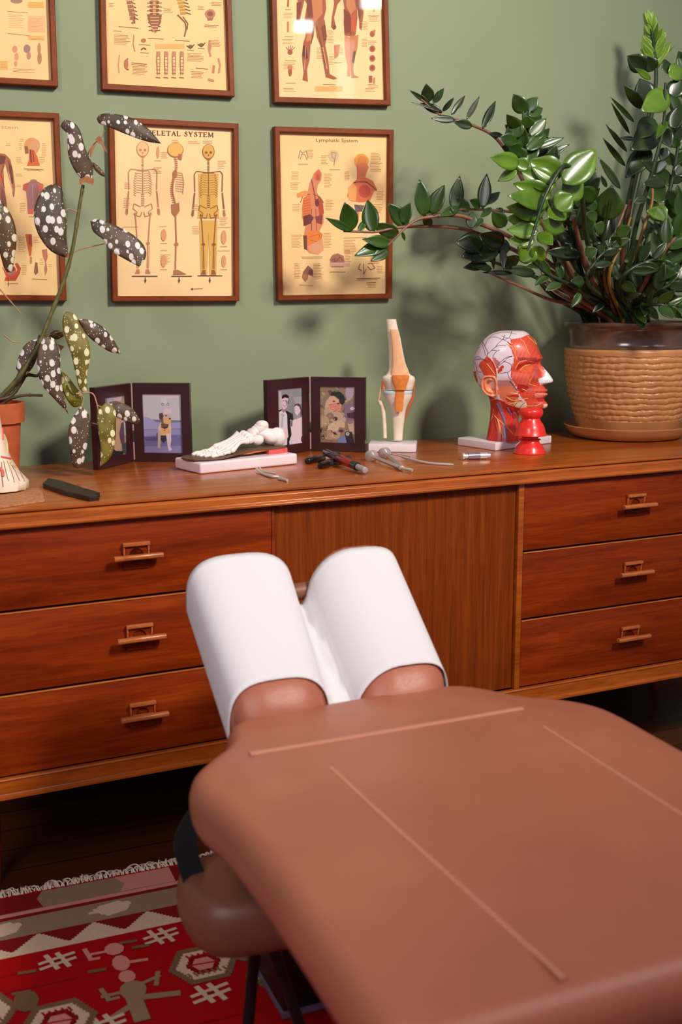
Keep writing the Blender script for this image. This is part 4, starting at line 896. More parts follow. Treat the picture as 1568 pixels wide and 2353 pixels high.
def photo_wedding(k):
    k.poly([(246,270),(578,235),(582,1012),(246,1062)], (142,142,142)); k.poly([(246,300),(280,296),(300,540),(248,560)], (180,180,182)); k.poly([(440,380),(576,365),(578,480),(480,470)], (162,162,162)); k.poly([(390,500),(460,480),(470,700),(440,700)], (134,134,134))
    # groom
    k.poly([(246,560),(300,540),(345,560),(440,610),(450,690),(420,760),(425,900),(390,1040),(246,1062)], (24,24,26)); k.poly([(252,585),(290,560),(330,560),(362,620),(368,780),(362,1040),(250,1062)], (214,212,216)); k.poly([(252,600),(276,590),(280,800),(252,810)], (222,202,212)); k.poly([(274,612),(300,604),(330,622),(318,650),(308,640),(306,820),(278,800),(288,640)], (176,174,180)); k.poly([(262,800),(365,780),(380,930),(250,1062)], (230,206,214))
    k.poly([(290,470),(345,470),(350,560),(310,598),(286,560)], (150,128,136)); k.poly([(284,400),(380,390),(378,470),(350,530),(310,552),(286,500)], (214,190,198)); k.poly([(340,400),(384,398),(380,470),(352,500)], (160,140,148)); k.blob(338,382,50,44,(18,18,20)); k.poly([(290,405),(330,380),(384,395),(378,440),(350,420),(300,430)], (208,184,192)); k.line([(302,432),(322,428)], 7, (44,36,40)); k.line([(340,438),(364,442)], 7, (44,36,40)); k.line([(300,476),(318,500),(348,498)], 9, (120,86,94)); k.line([(306,482),(344,494)], 6, (244,240,240)); k.poly([(384,400),(394,400),(386,470),(376,470)], (40,34,36))
    # bride
    k.poly([(400,690),(440,700),(480,680),(550,660),(578,640),(582,1012),(400,1038),(390,1000),(424,900)], (228,206,216)); k.poly([(404,700),(440,700),(436,780),(400,790)], (130,110,118)); k.poly([(490,610),(530,600),(535,660),(490,690)], (170,146,156)); k.poly([(462,520),(490,490),(540,500),(552,560),(530,600),(494,630),(470,590)], (222,200,208)); k.poly([(458,510),(470,478),(515,464),(548,480),(562,540),(564,610),(550,640),(548,560),(530,510),(490,490)], (84,62,68)); k.line([(476,570),(490,566)], 6, (120,90,98)); k.line([(474,535),(488,530)], 5, (110,84,92)); k.poly([(404,940),(440,900),(430,1030),(400,1038)], (206,206,208)); k.blob(566,960,12,40,(90,60,70))
def photo_hat(k):
    random.seed(2)
    k.poly([(818,228),(1300,232),(1300,1022),(818,1004)], (150,124,100))
    for i in range(60): k.blob(random.uniform(830,1285), random.uniform(240,640), random.uniform(10,34), random.uniform(8,24), random.choice([(170,144,116),(128,98,78),(190,164,134),(112,84,66),(150,130,118)]), 8, random.random()*3)
    k.poly([(1180,240),(1298,236),(1298,330),(1230,430),(1190,410),(1170,330)], (186,160,176)); k.poly([(1150,480),(1298,460),(1298,680),(1200,700),(1160,620)], (138,112,128)); k.poly([(1190,600),(1300,580),(1300,680),(1200,660)], (76,48,60)); k.blob(1270,536,34,26,(206,200,208)); k.line([(1240,572),(1298,560)], 8, (50,36,44))
    k.poly([(820,640),(900,600),(960,590),(940,780),(820,800)], (176,148,118)); k.poly([(820,800),(960,760),(1000,1000),(820,1004)], (140,112,90)); k.poly([(866,560),(950,530),(1010,590),(980,640),(880,620)], (196,166,134))
    # face and cap
    k.poly([(930,400),(960,365),(1010,360),(1090,420),(1120,480),(1100,560),(1060,580),(960,570),(930,520),(900,470)], (226,176,144)); k.poly([(940,480),(1090,440),(1110,500),(1090,560),(1030,574),(960,552)], (226,140,122)); k.poly([(910,420),(935,400),(930,520),(890,560),(884,500)], (206,178,146)); k.blob(1012,436,18,12,(110,66,56)); k.blob(1072,468,20,10,(80,52,46)); k.line([(940,484),(990,476)], 7, (160,72,70)); k.line([(960,520),(1010,556),(1060,556)], 8, (176,84,80)); k.line([(972,528),(1030,552)], 6, (240,208,196))
    k.poly([(965,345),(975,310),(1030,295),(1100,305),(1150,350),(1165,400),(1160,450),(1140,480),(1120,470),(1090,410),(1030,365)], (38,44,40)); k.poly([(1000,290),(1060,275),(1100,300),(1040,306)], (92,122,84)); k.poly([(1080,410),(1150,440),(1130,490),(1090,460)], (52,40,32)); k.line([(965,348),(1000,358)], 8, (30,34,34))
    # curly dog
    for x, y, a, b, c in ((1050,660,100,80,(202,172,140)),(960,640,50,50,(150,122,98)),(1030,800,104,74,(218,190,158)),(1110,760,56,70,(212,184,152)),(960,900,80,70,(176,150,122)),(1040,900,60,60,(190,162,132)),(890,700,54,60,(190,162,128)),(880,900,40,50,(150,124,102)),(1150,690,30,40,(196,168,150))): k.blob(x, y, a, b, c, 16)
    k.blob(1032,676,34,30,(96,76,60)); k.blob(1036,682,12,14,(50,36,32)); k.poly([(1090,790),(1140,800),(1160,850),(1110,880),(1060,850)], (150,118,96)); k.blob(1112,846,30,20,(64,44,38)); k.poly([(970,840),(1040,870),(1060,900),(1030,900),(980,870)], (70,50,40)); k.blob(980,910,28,18,(218,150,124)); k.blob(860,930,24,34,(90,58,72)); k.poly([(820,830),(850,800),(840,870),(820,880)], (60,40,34))
    for i in range(40): k.blob(random.uniform(850,1150), random.uniform(610,960), random.uniform(5,12), random.uniform(4,9), random.choice([(230,204,172),(168,138,108),(206,178,146)]), 7)
    k.poly([(1055,1015),(1070,950),(1130,910),(1180,930),(1190,1018)], (120,132,176)); k.poly([(1200,740),(1290,700),(1300,900),(1270,880),(1230,850)], (206,174,146)); k.blob(1240,725,40,26,(150,124,140)); k.poly([(1165,900),(1260,850),(1296,1020),(1190,1016)], (44,40,46)); k.blob(1202,886,38,40,(52,54,56)); k.blob(1202,886,26,28,(170,174,172)); k.line([(1202,886),(1212,868)], 5, (60,60,60))
def folding_frame(Lp, Hp, Rp, Ltop, Htop, Rtop, lw, rw, ldraw, rdraw, c1, label):
    A, H_, B = [onz(x, y, ZT) for x, y in (Lp, Hp, Rp)]
    zt = top_at(H_, *Htop)
    root = thing('folding_photo_frame', (H_.x, H_.y, ZT), label, 'photo frame', 'folding photo frames on the sideboard')
    def side(P0, P1, w, draw):
        u, n, q, s = win(P0, P1, c1(w)); zz = [p.z for p in q]
        panel(root, P0, P1, zt, (min(s[0], s[3]), max(s[1], s[2]), (q[2].z+q[3].z)/2, (q[0].z+q[1].z)/2), clip_draw(draw, c1, abs(c1([(1,0)])[0][0]-c1([(0,0)])[0][0])))
    hd = (H_-A).normalized()*0.0016; hb = (B-H_).normalized()*0.0016
    side(A, H_-hd, lw, ldraw); side(H_+hb, B, rw, rdraw)
    for a, b in ((0.03, 0.25), (0.40, 0.62), (0.78, 0.97)):
        MB().tube([(H_.x, H_.y, lerp(ZT, zt, a)), (H_.x, H_.y, lerp(ZT, zt, b))], 0.0021, 10).build('hinge', M['hinge'], root, smooth=True)
    return root
folding_frame((227,1081),(309,1061),(440,1062.5),(222,893),(303,880),(438,881),
    [(293,338),(556,296),(570,1148),(302,1215)], [(802,284),(1350,284),(1362,1137),(824,1137)], photo_left, photo_dog, cropf(200,860,0.15944), 'dark folding photo frame with a picture of a sitting dog, behind the spotted leaves')
folding_frame((618,1050.5),(714,1036),(839,1040),(616.6,874),(713.6,865.8),(840,866.6),
    [(247,272),(577,236),(580,1013),(249,1060)], [(818,228),(1300,232),(1300,1021),(820,1004)], photo_wedding, photo_hat, cropf(600,850,0.16582), 'dark folding photo frame with a wedding couple and a capped person hugging a dog')
# ------------------------------------------------------------------ foot skeleton on its white block
def slab(name, L, Fp, Rp, h, mat, parent, bev=0.004, z=ZT+0.0004):
    l, f, r = [onz(x, y, z) for x, y in (L, Fp, Rp)]; bk = l + r - f
    m = MB(); m.prism([f, r, bk, l], (0, 0, h)); return m.build(name, mat, parent, bevel=bev, bseg=3), (l, f, r, bk)
fs = thing('foot_skeleton_model', onz(560, 1075, ZT), 'white foot skeleton on brown insole and long white block before the photo frames', 'anatomical model')
b_, (l, f, r, bk) = slab('base', (402,1076), (461,1090), (684.5,1066.5), 0.0235, plain('marbled_white_block', (240,222,224), 0.35, coat=0.2, var=0.06, scale=14), fs, 0.005)
ux = (r-f).normalized(); uy = Vector((-ux.y, ux.x, 0)); zb = ZT+0.0242
mid0 = f.lerp(l, 0.5)
SFX = 0.235/0.25
def FT(v): return mid0 + ux*(v.x*SFX) + uy*v.y + Vector((0,0,zb-mid0.z+v.z))
def sole(x):      # insole height above the block, arch in the middle and a raised heel
    return interp([(0,0.002),(0.06,0.0015),(0.11,0.006),(0.16,0.012),(0.20,0.0105),(0.25,0.010)], x)
m = MB(FT); top = []; bot = []
n = 26; rings = []
for i in range(n+1):
    x = -0.008 + 0.256*i/n; w = interp([(-0.008,0.012),(0.0,0.030),(0.03,0.043),(0.07,0.045),(0.13,0.033),(0.19,0.032),(0.23,0.031),(0.248,0.024)], x); z = sole(x)
    rings.append([Vector((x,-w,z)), Vector((x,w,z)), Vector((x,w,z+0.0028)), Vector((x,-w,z+0.0028))])
m.loft([[FT(p) for p in r_] for r_ in []] or rings) if False else None
m2 = MB(); m2.loft([[FT(p) for p in r_] for r_ in rings]); m2.build('insole', plain('brown_leather_insole', (104,76,58), 0.5), fs, bevel=0.0006)
m2 = MB(); rr = []
for i in range(9):
    x = 0.195+0.053*i/8; w = 0.030 if i < 7 else 0.026; rr.append([FT(Vector((x,-w,0.0))), FT(Vector((x,w,0.0))), FT(Vector((x,w,sole(x)))), FT(Vector((x,-w,sole(x))))])
m2.loft(rr); m2.build('heel_wedge', plain('coral_red_heel_wedge', (222,92,86), 0.5), fs)
m2 = MB(); rr = []
for i in range(12):
    x = 0.115+0.080*i/11; w = 0.030; z0 = sole(x)-0.0045*math.sin(math.pi*i/11)-0.0008; rr.append([FT(Vector((x,-w,z0))), FT(Vector((x,w,z0))), FT(Vector((x,w,sole(x)-0.0002))), FT(Vector((x,-w,sole(x)-0.0002)))])
m2.loft(rr); m2.build('arch_support', plain('orange_arch_layer', (196,112,56), 0.5), fs)
def FTB(v): return FT(Vector((0.026+v.x*0.935, v.y*0.95, sole(0.026+v.x*0.935)+0.0030+max(0.0, v.z-sole(v.x)-0.0025)*0.80)))
def bone(pts, rad, name='bone', mat=None, parent=None, seg=12, T=FTB):
    P = smooth_path([Vector(p) for p in pts], 4); tab = [(i/(len(rad)-1), q) for i, q in enumerate(rad)]
    R_ = [interp(tab, i/(len(P)-1)) for i in range(len(P))]
    return MB().tube([T(p) for p in P], R_, seg).build(name, mat or M['bone_white'], parent or fs, smooth=True, angle=75)
for j in range(5):
    y = -0.030+0.0145*j; dx = (0.022, 0.010, 0.004, 0.004, 0.0)[j]; k = (0.8,0.82,0.88,0.95,1.35)[j]; yb = -0.018+0.009*j
    zt = 0.012*k*0.5+0.006
    hb = 0.030 + 0.0035*j
    bone([(0.128,yb,sole(0.12)+hb*0.85),(0.105,yb+(y-yb)*0.3,sole(0.1)+0.027),(0.075+dx*0.4,y,sole(0.075)+0.016),(0.062+dx*0.5,y,sole(0.06)+0.011)], [0.0088*k,0.0062*k,0.0054*k,0.0058*k,0.0078*k,0.0058*k], 'metatarsal_bone')
    bone([(0.060+dx*0.5,y,sole(0.05)+0.0105),(0.048+dx*0.6,y,0.0105),(0.036+dx*0.8,y,0.009)], [0.0064*k,0.0048*k,0.0045*k,0.0060*k], 'toe_bone')
    if j < 4: bone([(0.034+dx*0.8,y,0.009),(0.024+dx*0.85,y,0.0095),(0.018+dx*0.9,y,0.009)], [0.0056*k,0.0044*k,0.0054*k], 'toe_bone')
    bone([(0.017+dx*0.9 if j < 4 else 0.034,y,0.0088),(0.008+dx*0.9 if j < 4 else 0.018,y,0.0076),(0.001+dx*0.9,y,0.0066)], [0.0056*k,0.0042*k,0.0050*k,0.0024*k], 'toe_tip_bone')
def lump(c, r, name, parent=None, rot=0.0, T=FT, l=0.12, mat=None):
    c2 = T(Vector(c)); Mx = Matrix((ux, uy, Vector((0,0,1)))).transposed() @ Matrix.Rotation(rot, 3, 'Y')
    return MB().ball((0,0,0), r, seg=24).v, c2, Mx
def lumpy(c, r, name, parent=fs, rot=0.0, l=0.15, mat=None, T=FTB, fr=55):
    c2 = T(Vector(c)); Mx = Matrix((ux, uy, Vector((0,0,1)))).transposed() @ Matrix.Rotation(rot, 3, 'Y')
    r = tuple(q*0.86 for q in r); m = MB(); m.ball(c2, r, seg=26, M=Mx)
    m.v = [c2+(v-c2)*(1+l*noise.noise(v*fr)+l*0.5*noise.noise(v*fr*2.3)) for v in m.v]
    return m.build(name, mat or M['bone_white'], parent, smooth=True, angle=80)
for (c, r) in (((0.137,-0.017,0.036),(0.012,0.009,0.010)), ((0.140,-0.004,0.042),(0.012,0.008,0.011)), ((0.139,0.008,0.045),(0.011,0.008,0.011)), ((0.141,0.020,0.044),(0.013,0.009,0.012)), ((0.158,0.010,0.050),(0.010,0.019,0.014)), ((0.160,-0.016,0.036),(0.017,0.012,0.013))):
    lumpy(c, r, 'tarsal_bone')
lumpy((0.184,0.008,0.064), (0.021,0.018,0.016), 'ankle_bone', rot=-0.15); lumpy((0.170,0.010,0.057), (0.014,0.014,0.013), 'ankle_bone')
lumpy((0.186,0.006,0.072), (0.017,0.017,0.013), 'ankle_bone', l=0.05)
lumpy((0.206,0.0,0.040), (0.035,0.019,0.020), 'heel_bone', rot=0.30); lumpy((0.228,0.0,0.036), (0.022,0.020,0.025), 'heel_bone')
# ------------------------------------------------------------------ small instruments
def lay(name, label, cat, pts2, z=0.0): pass
def pen(p0, p1, segs, label, r=0.0075, z=0.0, lift=0.0, cat='pen', name='pen', group=None):
    """p0,p1 px on the sideboard; segs (t0,t1,radius factor, material, part name)"""
    a = onz(*p0, ZT); b = onz(*p1, ZT); a.z = ZT+r+z; b.z = ZT+r+z+lift
    root = thing(name, (a.x, a.y, ZT), label, cat, group); d = b-a
    for t0, t1, k, mt_, nm in segs:
        MB().tube([a+d*t0, a+d*(t0+0.02*(t1-t0)), a+d*(t1-0.02*(t1-t0)), a+d*t1], [r*k*0.85, r*k, r*k, r*k*0.85], 18).build(nm, M[mt_] if isinstance(mt_, str) else mt_, root, smooth=True, angle=50)
    return root
M['red_label'] = plain('dark_red_label', (150,22,26), 0.3, coat=0.4)
M['clear_tip'] = plain('frosted_clear_tip', (206,190,196), 0.25, trans=0.4)
M['dark_glass'] = plain('smoky_grey_barrel', (52,46,54), 0.2, coat=0.5)
pen((706,1067),(778,1052), [(0,0.52,1.0,'black_plastic','cap'),(0.52,0.74,0.86,'clear_tip','collar'),(0.74,1.0,1.0,'black_plastic','barrel')], 'black pen with pale collar, left and rear of the three crossed pens', r=0.0072, group='pens on the sideboard')
pen((736,1078),(803,1062), [(0,0.25,1.05,'black_plastic','cap'),(0.25,0.6,0.9,'dark_glass','barrel'),(0.6,1.0,1.0,'black_plastic','cap')], 'plain black and smoky grey pen lying between the other two crossed pens', r=0.0075, group='pens on the sideboard')
pen((748,1062),(840,1091), [(0,0.36,0.9,'dark_glass','barrel'),(0.36,0.70,1.0,'red_label','sleeve'),(0.70,0.82,1.0,'black_plastic','barrel'),(0.82,1.0,0.72,'clear_tip','tip')], 'pen with a dark red sleeve and frosted clear tip, topmost of the crossed pens', r=0.0090, z=0.0135, lift=-0.0130, group='pens on the sideboard')
# weighted tuning fork
def onp(px, py, z=ZT): return onz(px, py, z)
tf = thing('tuning_fork', onp(880,1062), 'silver weighted tuning fork with two round weights, lying in front of the knee model', 'tuning fork')
a0 = onp(854,1059)+Vector((0,0,0.011)); a1 = onp(884,1052)+Vector((0,0,0.011)); st = onp(922,1082)+Vector((0,0,0.007)); en = onp(948,1087)+Vector((0,0,0.006))
dirv = (st-(a0+a1)/2).normalized(); side = Vector((-dirv.y, dirv.x, 0)).normalized()
for i, a in enumerate((a0, a1)):
    s_ = -1 if i == 0 else 1
    MB().tube([a-side*0.0*s_, a+Vector((0,0,0))+dirv*0.004, st-dirv*0.012+side*s_*0.003, st], [0.0038,0.0042,0.0045,0.005], 4, flat=1.1).build('prong', M['steel'], tf, bevel=0.0005)
    ax = (a1-a0).normalized()
    MB().tube([a-ax*0.009, a-ax*0.008, a+ax*0.008, a+ax*0.009], [0.0110,0.0125,0.0125,0.0110], 24).build('weight', M['steel'], tf, smooth=True, angle=40)
MB().tube([st-dirv*0.006, st+dirv*0.008], [0.0062,0.0062], 6).tube([st+dirv*0.007, st+dirv*0.012, en], [0.0048,0.0034,0.0036], 14).build('stem', M['steel'], tf, smooth=True, angle=40)
ci = thing('curved_probe', onp(970,1068), 'thin curved steel probe reaching right from the tuning fork', 'instrument')
MB().tube(smooth_path([onp(885,1049)+Vector((0,0,.006)), onp(905,1052)+Vector((0,0,.008)), onp(940,1060)+Vector((0,0,.006)), onp(985,1067)+Vector((0,0,.003)), onp(1043,1071)+Vector((0,0,.003))], 6), [0.0022]*10+[0.003]*14+[0.0022], 12).build('shaft', M['steel'], ci, smooth=True)
MB().tube([onp(912,1052)+Vector((0,0,.010)), onp(945,1058)+Vector((0,0,.0085))], [0.0016,0.0022], 8).build('clip', M['steel'], ci, smooth=True)
pen((1063,1057),(1126,1055), [(0,0.07,1.0,'steel','cap'),(0.07,0.2,0.7,'steel','neck'),(0.2,0.62,0.98,plain('violet_grey_grip',(150,132,146),0.3,metal=0.4),'grip'),(0.62,0.9,0.95,'steel','barrel'),(0.9,1.0,0.72,'steel','tip')], 'short silver bullet shaped probe lying before the red cups and white block', r=0.0082, cat='instrument', name='silver_probe')
nc = thing('tweezer_clip', onp(625,1095), 'small bent silver clip in front of the foot skeleton block', 'clip')
MB().tube(smooth_path([onp(590,1084)+Vector((0,0,.007)), onp(600,1090)+Vector((0,0,.004)), onp(622,1098)+Vector((0,0,.0035)), onp(642,1099)+Vector((0,0,.0035))], 5), [0.0028]*8+[0.0034]*4+[0.003]*4, 10).build('arm', M['steel'], nc, smooth=True)
MB().tube(smooth_path([onp(598,1082)+Vector((0,0,.006)), onp(606,1089)+Vector((0,0,.005)), onp(636,1094)+Vector((0,0,.005))], 5), 0.0019, 10).build('arm', M['steel'], nc, smooth=True)
MB().tube([onp(641,1103)+Vector((0,0,.0035)), onp(661,1108)+Vector((0,0,.0035))], [0.0036,0.0030], 12).build('tip', M['steel'], nc, smooth=True)
# black split stick
q = [(98,1110.5),(111,1098),(140,1104),(196,1122),(230,1131.5),(214,1134),(228,1138),(205,1141),(150,1128)]
P = [onz(x, y, ZT+0.0095) for x, y in q]
bs = MB(); bs.prism([Vector((p.x,p.y,ZT+0.0003)) for p in P], (0,0,0.0095)); o = bs.build('wedge_stick', plain('matt_black_brown_plastic', (40,26,18), 0.45), loc=(P[0].x,P[0].y,ZT), bevel=0.001)
tag(o, 'short tapered black stick with a split end, lying beside the cork board', 'stick')
# cork board and foot model at the left
q = [(-60,1172),(103,1149),(97,1128),(88,1121),(-60,1120)]
P = [onz(x, y, ZT+0.004) for x, y in q]; m = MB(); m.prism([Vector((p.x,p.y,ZT+0.0003)) for p in P], (0,0,0.0037))
o = m.build('cork_board', plain('pressed_cork', (176,120,76), 0.8, var=0.3, scale=160), loc=(P[0].x,P[0].y,ZT), bevel=0.0008); tag(o, 'thin tan cork board at the left end of the sideboard under the foot model', 'board')
# upright foot muscle model
zf = ZT+0.0042; cfoot = onz(-6, 1128, zf)
fm = thing('foot_muscle_model', (cfoot.x, cfoot.y, zf), 'cream standing foot model with red and yellow tendons, cut by the left photo edge', 'anatomical model')
hd = Vector((cfoot.x-CAMPOS.x, cfoot.y-CAMPOS.y, 0)).normalized(); sx_ = Vector((hd.y, -hd.x, 0))
ppm = 2590/((cfoot-CAMPOS).dot(RM @ Vector((0,0,1))))
rings = []
prof = [(1128,60,0.030),(1124,67,0.045),(1108,68,0.052),(1085,48,0.060),(1060,36,0.055),(1040,28,0.045),(1020,26,0.038),(1000,21,0.034),(975,17,0.031),(950,15,0.030),(932,15,0.030)]
for (py, hw, dd) in prof:
    z = zf + (1128-py)/ppm*1.01; w = hw/ppm; lean = (0.0 if py > 1040 else (1040-py)/ppm*0.02)
    ring = []
    yo = interp([(932,0.045),(1040,0.035),(1128,0.0)], py)
    for k in range(40):
        a = 2*math.pi*k/40; toes = 1 + (0.05*math.cos(a*14) if py > 1060 else 0.015*math.cos(a*16))
        ring.append(Vector((cfoot.x, cfoot.y, z)) + sx_*(w*math.cos(a)*toes) + hd*(yo+dd*math.sin(a)*toes))
    rings.append(ring)
m = MB(); m.loft(rings); body = m.build('foot_body', plain('cream_foot_plastic', (246,224,198), 0.4, coat=0.2), fm, smooth=True, angle=70)
bvh_foot = BVHTree.FromPolygons([v.co + Vector(wp(fm)) for v in body.data.vertices], [tuple(p.vertices) for p in body.data.polygons])
def cast(bvh, px, py, lift=0.0006):
    h = bvh.ray_cast(CAMPOS, ray(px, py)); return (h[0] + h[1]*lift) if h[0] else None
def surf_tube(bvh, pts, r, name, mat, parent, n=5, lift=0.0004):
    P = [cast(bvh, x, y, lift) for x, y in [(v.x, v.y) for v in smooth_path([(a, b, 0) for a, b in pts], n)]]; P = [p for p in P if p]
    if len(P) > 2: return MB().tube(P, r, 8).build(name, mat, parent, smooth=True)
M['tendon_red'] = plain('salmon_red_paint', (222,104,92), 0.4); M['tendon_yellow'] = plain('soft_yellow_paint', (226,206,140), 0.4); M['groove'] = plain('brown_groove_paint', (150,116,92), 0.6)
for pts, r, mt_ in (([(2,1050),(12,1052),(24,1054)],0.0022,'tendon_red'), ([(0,1075),(5,1085),(6,1094)],0.0035,'tendon_red'), ([(8,1060),(14,1085),(19,1105)],0.0007,'groove'), ([(16,1060),(26,1085),(33,1108)],0.0007,'groove'), ([(24,1062),(36,1085),(46,1106)],0.0007,'groove'), ([(3,1062),(5,1100),(7,1118)],0.0009,'groove'), ([(8,998),(14,1015),(17,1040)],0.0022,'tendon_yellow'), ([(20,1064),(30,1070),(40,1078)],0.0018,'tendon_yellow'), ([(2,960),(5,985),(6,1010)],0.0016,'tendon_red'), ([(36,1064),(48,1088),(56,1106)],0.0006,'groove')):
    surf_tube(bvh_foot, pts, r, 'tendon' if mt_ != 'groove' else 'groove', M[mt_], fm)
# ------------------------------------------------------------------ knee joint model
km = thing('knee_joint_model', onz(902,1035,ZT), 'tall ivory knee joint model with orange ligaments on a small white block', 'anatomical model')
b_, (l, f, r, bk) = slab('base', (847,1029), (848,1039), (956.5,1039), 0.0185, M['white_plastic'], km, 0.002)
f0 = onz(847,1038.5,ZT); r0 = onz(956.5,1039.5,ZT); dv = Vector((-(r0-f0).y, (r0-f0).x, 0)).normalized()*0.075
bpy.data.objects.remove(b_)
m = MB(); m.prism([f0+Vector((0,0,.0004)), r0+Vector((0,0,.0004)), r0+dv+Vector((0,0,.0004)), f0+dv+Vector((0,0,.0004))], (0,0,0.0185)); m.build('base', M['white_plastic'], km, bevel=0.0018)
kc = (f0+r0)/2+dv*0.5; kc.z = ZT+0.0189
khd = Vector((kc.x-CAMPOS.x, kc.y-CAMPOS.y, 0)).normalized()
def kp(cx, cy, d=0.0):     # crop point (scale .1403 at 840,720) on a vertical plane through the model
    p = onplane(840+cx*0.14028, 720+cy*0.14028, kc, khd); return p + khd*d
def kloft(name, tab, mat, depth=0.8, d0=0.0, parent=km, seg=28, sq=1.0):
    """tab: (cy, left cx, right cx, depth ratio)"""
    rings = []
    P = smooth_path([Vector((a, b, c)) for a, b, c in tab], 4)
    for v in P:
        L_, R_ = kp(v.y, v.x, d0), kp(v.z, v.x, d0); c = (L_+R_)/2; hw = (R_-L_)/2; w = hw.length; ring = []
        for k in range(seg):
            a = 2*math.pi*k/seg; ca, sa = math.cos(a), math.sin(a)
            ring.append(c + hw*math.copysign(abs(ca)**sq, ca) + khd*(-w*depth*math.copysign(abs(sa)**sq, sa)))
        rings.append(ring)
    m = MB(); m.loft(rings); return m.build(name, mat, parent, smooth=True, angle=60)
femur = kloft('thigh_bone', [(95,340,505),(220,352,528),(400,368,575),(600,382,612),(800,384,655),(920,378,700),(1000,345,735),(1040,285,800),(1090,272,815),(1160,300,800),(1225,325,785),(1250,340,770)], M['bone'], 0.62)
kloft('cartilage_disc', [(1262,290,765),(1275,285,770),(1305,285,770),(1318,295,760)], plain('pale_blue_meniscus', (206,218,226), 0.35), 0.6)
tibia = kloft('shin_bone', [(1318,300,765),(1380,325,755),(1450,350,720),(1530,390,680),(1620,420,655),(1750,440,640),(1900,452,620),(2075,462,608)], M['bone'], 0.62)
fib = kloft('fibula_bone', [(1415,222,262),(1440,200,290),(1490,202,305),(1540,235,320),(1650,258,335),(1800,272,345),(2050,288,352)], M['bone'], 0.9, d0=0.010)
M['ligament'] = plain('orange_ligament', (226,132,62), 0.4, var=0.12, scale=120); M['tendon_tan'] = plain('peach_tendon', (240,182,132), 0.42, var=0.06, scale=90)
kloft('front_tendon', [(262,402,528),(500,440,572),(700,446,612),(860,445,660),(960,425,700),(1010,415,710)], M['tendon_tan'], 0.30, d0=-0.0135)
kloft('kneecap', [(1000,440,712),(1050,435,715),(1120,446,690),(1175,470,672),(1240,488,660)], M['ligament'], 0.30, d0=-0.024)
kloft('kneecap_ligament', [(1180,485,660),(1262,486,640),(1345,486,632),(1450,486,618),(1520,484,618),(1600,490,600)], M['ligament'], 0.22, d0=-0.020)
kloft('side_ligament', [(1060,785,812),(1150,795,815),(1250,790,812),(1380,765,800),(1500,705,760),(1600,672,710),(1720,655,680)], plain('brown_orange_side_ligament', (186,98,58), 0.45), 0.5)
kloft('side_ligament', [(1080,268,285),(1130,258,285),(1250,235,268),(1400,214,232),(1450,205,222)], M['tendon_tan'], 0.6)
kloft('inner_ligament', [(1110,276,318),(1180,280,325),(1250,282,322)], M['ligament'], 0.5, d0=-0.006)
# ------------------------------------------------------------------ red cups
M['silicone'] = plain('glossy_red_silicone', (232,44,34), 0.32, coat=0.35, sub=0.15)
def cup(px, py, zoff, lab, tilt=0.0):
    c = onz(px, py, ZT); c.z = ZT+0.0004+zoff
    pr = [(0.0340,0.0),(0.0345,0.0012),(0.0318,0.006),(0.0300,0.016),(0.0265,0.025),(0.0205,0.034),(0.0190,0.040),(0.0215,0.0445),(0.0235,0.050),(0.0235,0.056),(0.0215,0.061),(0.017,0.0635),(0.0,0.0640)]
    pr = [(r_*1.10+(0.002 if z > 0.043 else 0)*(1 if r_ > 0.01 else 0), z) for r_, z in pr]
    inner = [(0.0,0.058),(0.015,0.057),(0.018,0.052),(0.0155,0.040),(0.0175,0.033),(0.0235,0.024),(0.0270,0.015),(0.0315,0.004),(0.0358,0.0)]
    if zoff == 0: pr = [(r_, z*0.72) for r_, z in pr[:8]] + [(0.0195,0.0335),(0.0195,0.0375),(0.016,0.0395),(0.0,0.040)]; inner = [(r_, min(z*0.6, 0.034)) for r_, z in inner]
    root = thing('cupping_cup', c, lab, 'cup', 'red cupping cups')
    m = MB(); m.lathe(pr[::-1]+inner[::-1], c, 56, cap=False); o = m.build('bell', M['silicone'], root, smooth=True, angle=50)
    return root
cup(1217.5, 1041, 0.0, 'lower red silicone cupping cup, its wide mouth down on the sideboard')
cup(1218.5, 1041, 0.0415, 'upper red silicone cupping cup, stacked on the lower one in front of the head model')
# ------------------------------------------------------------------ anatomical head
hm = thing('anatomical_head_model', onz(1158,1012,ZT), 'head and neck model in profile showing red muscles and white skull on a white block', 'anatomical model')
slab('base', (1052,1022.5), (1139.5,1036), (1268,1018), 0.0185, M['white_plastic'], hm, 0.0025)
hc = onz(1160,1010,ZT+0.019); hc.z = ZT+0.0192
vdir = Vector((hc.x-CAMPOS.x, hc.y-CAMPOS.y, 0)).normalized()
face0 = Vector((vdir.y, -vdir.x, 0))           # exact profile, facing right in view
FW = (Matrix.Rotation(math.radians(-9), 3, 'Z') @ face0)   # turned a little to the camera
SD = Vector((-FW.y, FW.x, 0)); 
if SD.dot(vdir) > 0: SD = -SD                  # SD: towards the camera side
hs = 0.16582/(2590/((hc+Vector((0,0,0.1))-CAMPOS).dot(RM @ Vector((0,0,1)))))    # metres per crop pixel
X0, Z0 = 720.0, 1650.0       # crop coordinates of the head axis and neck base
def hp(X, Y, Z): return hc + FW*((X-X0)*hs/math.cos(math.radians(9))*0.99) + SD*(Y*hs) + Vector((0,0,(Z0-Z)*hs))
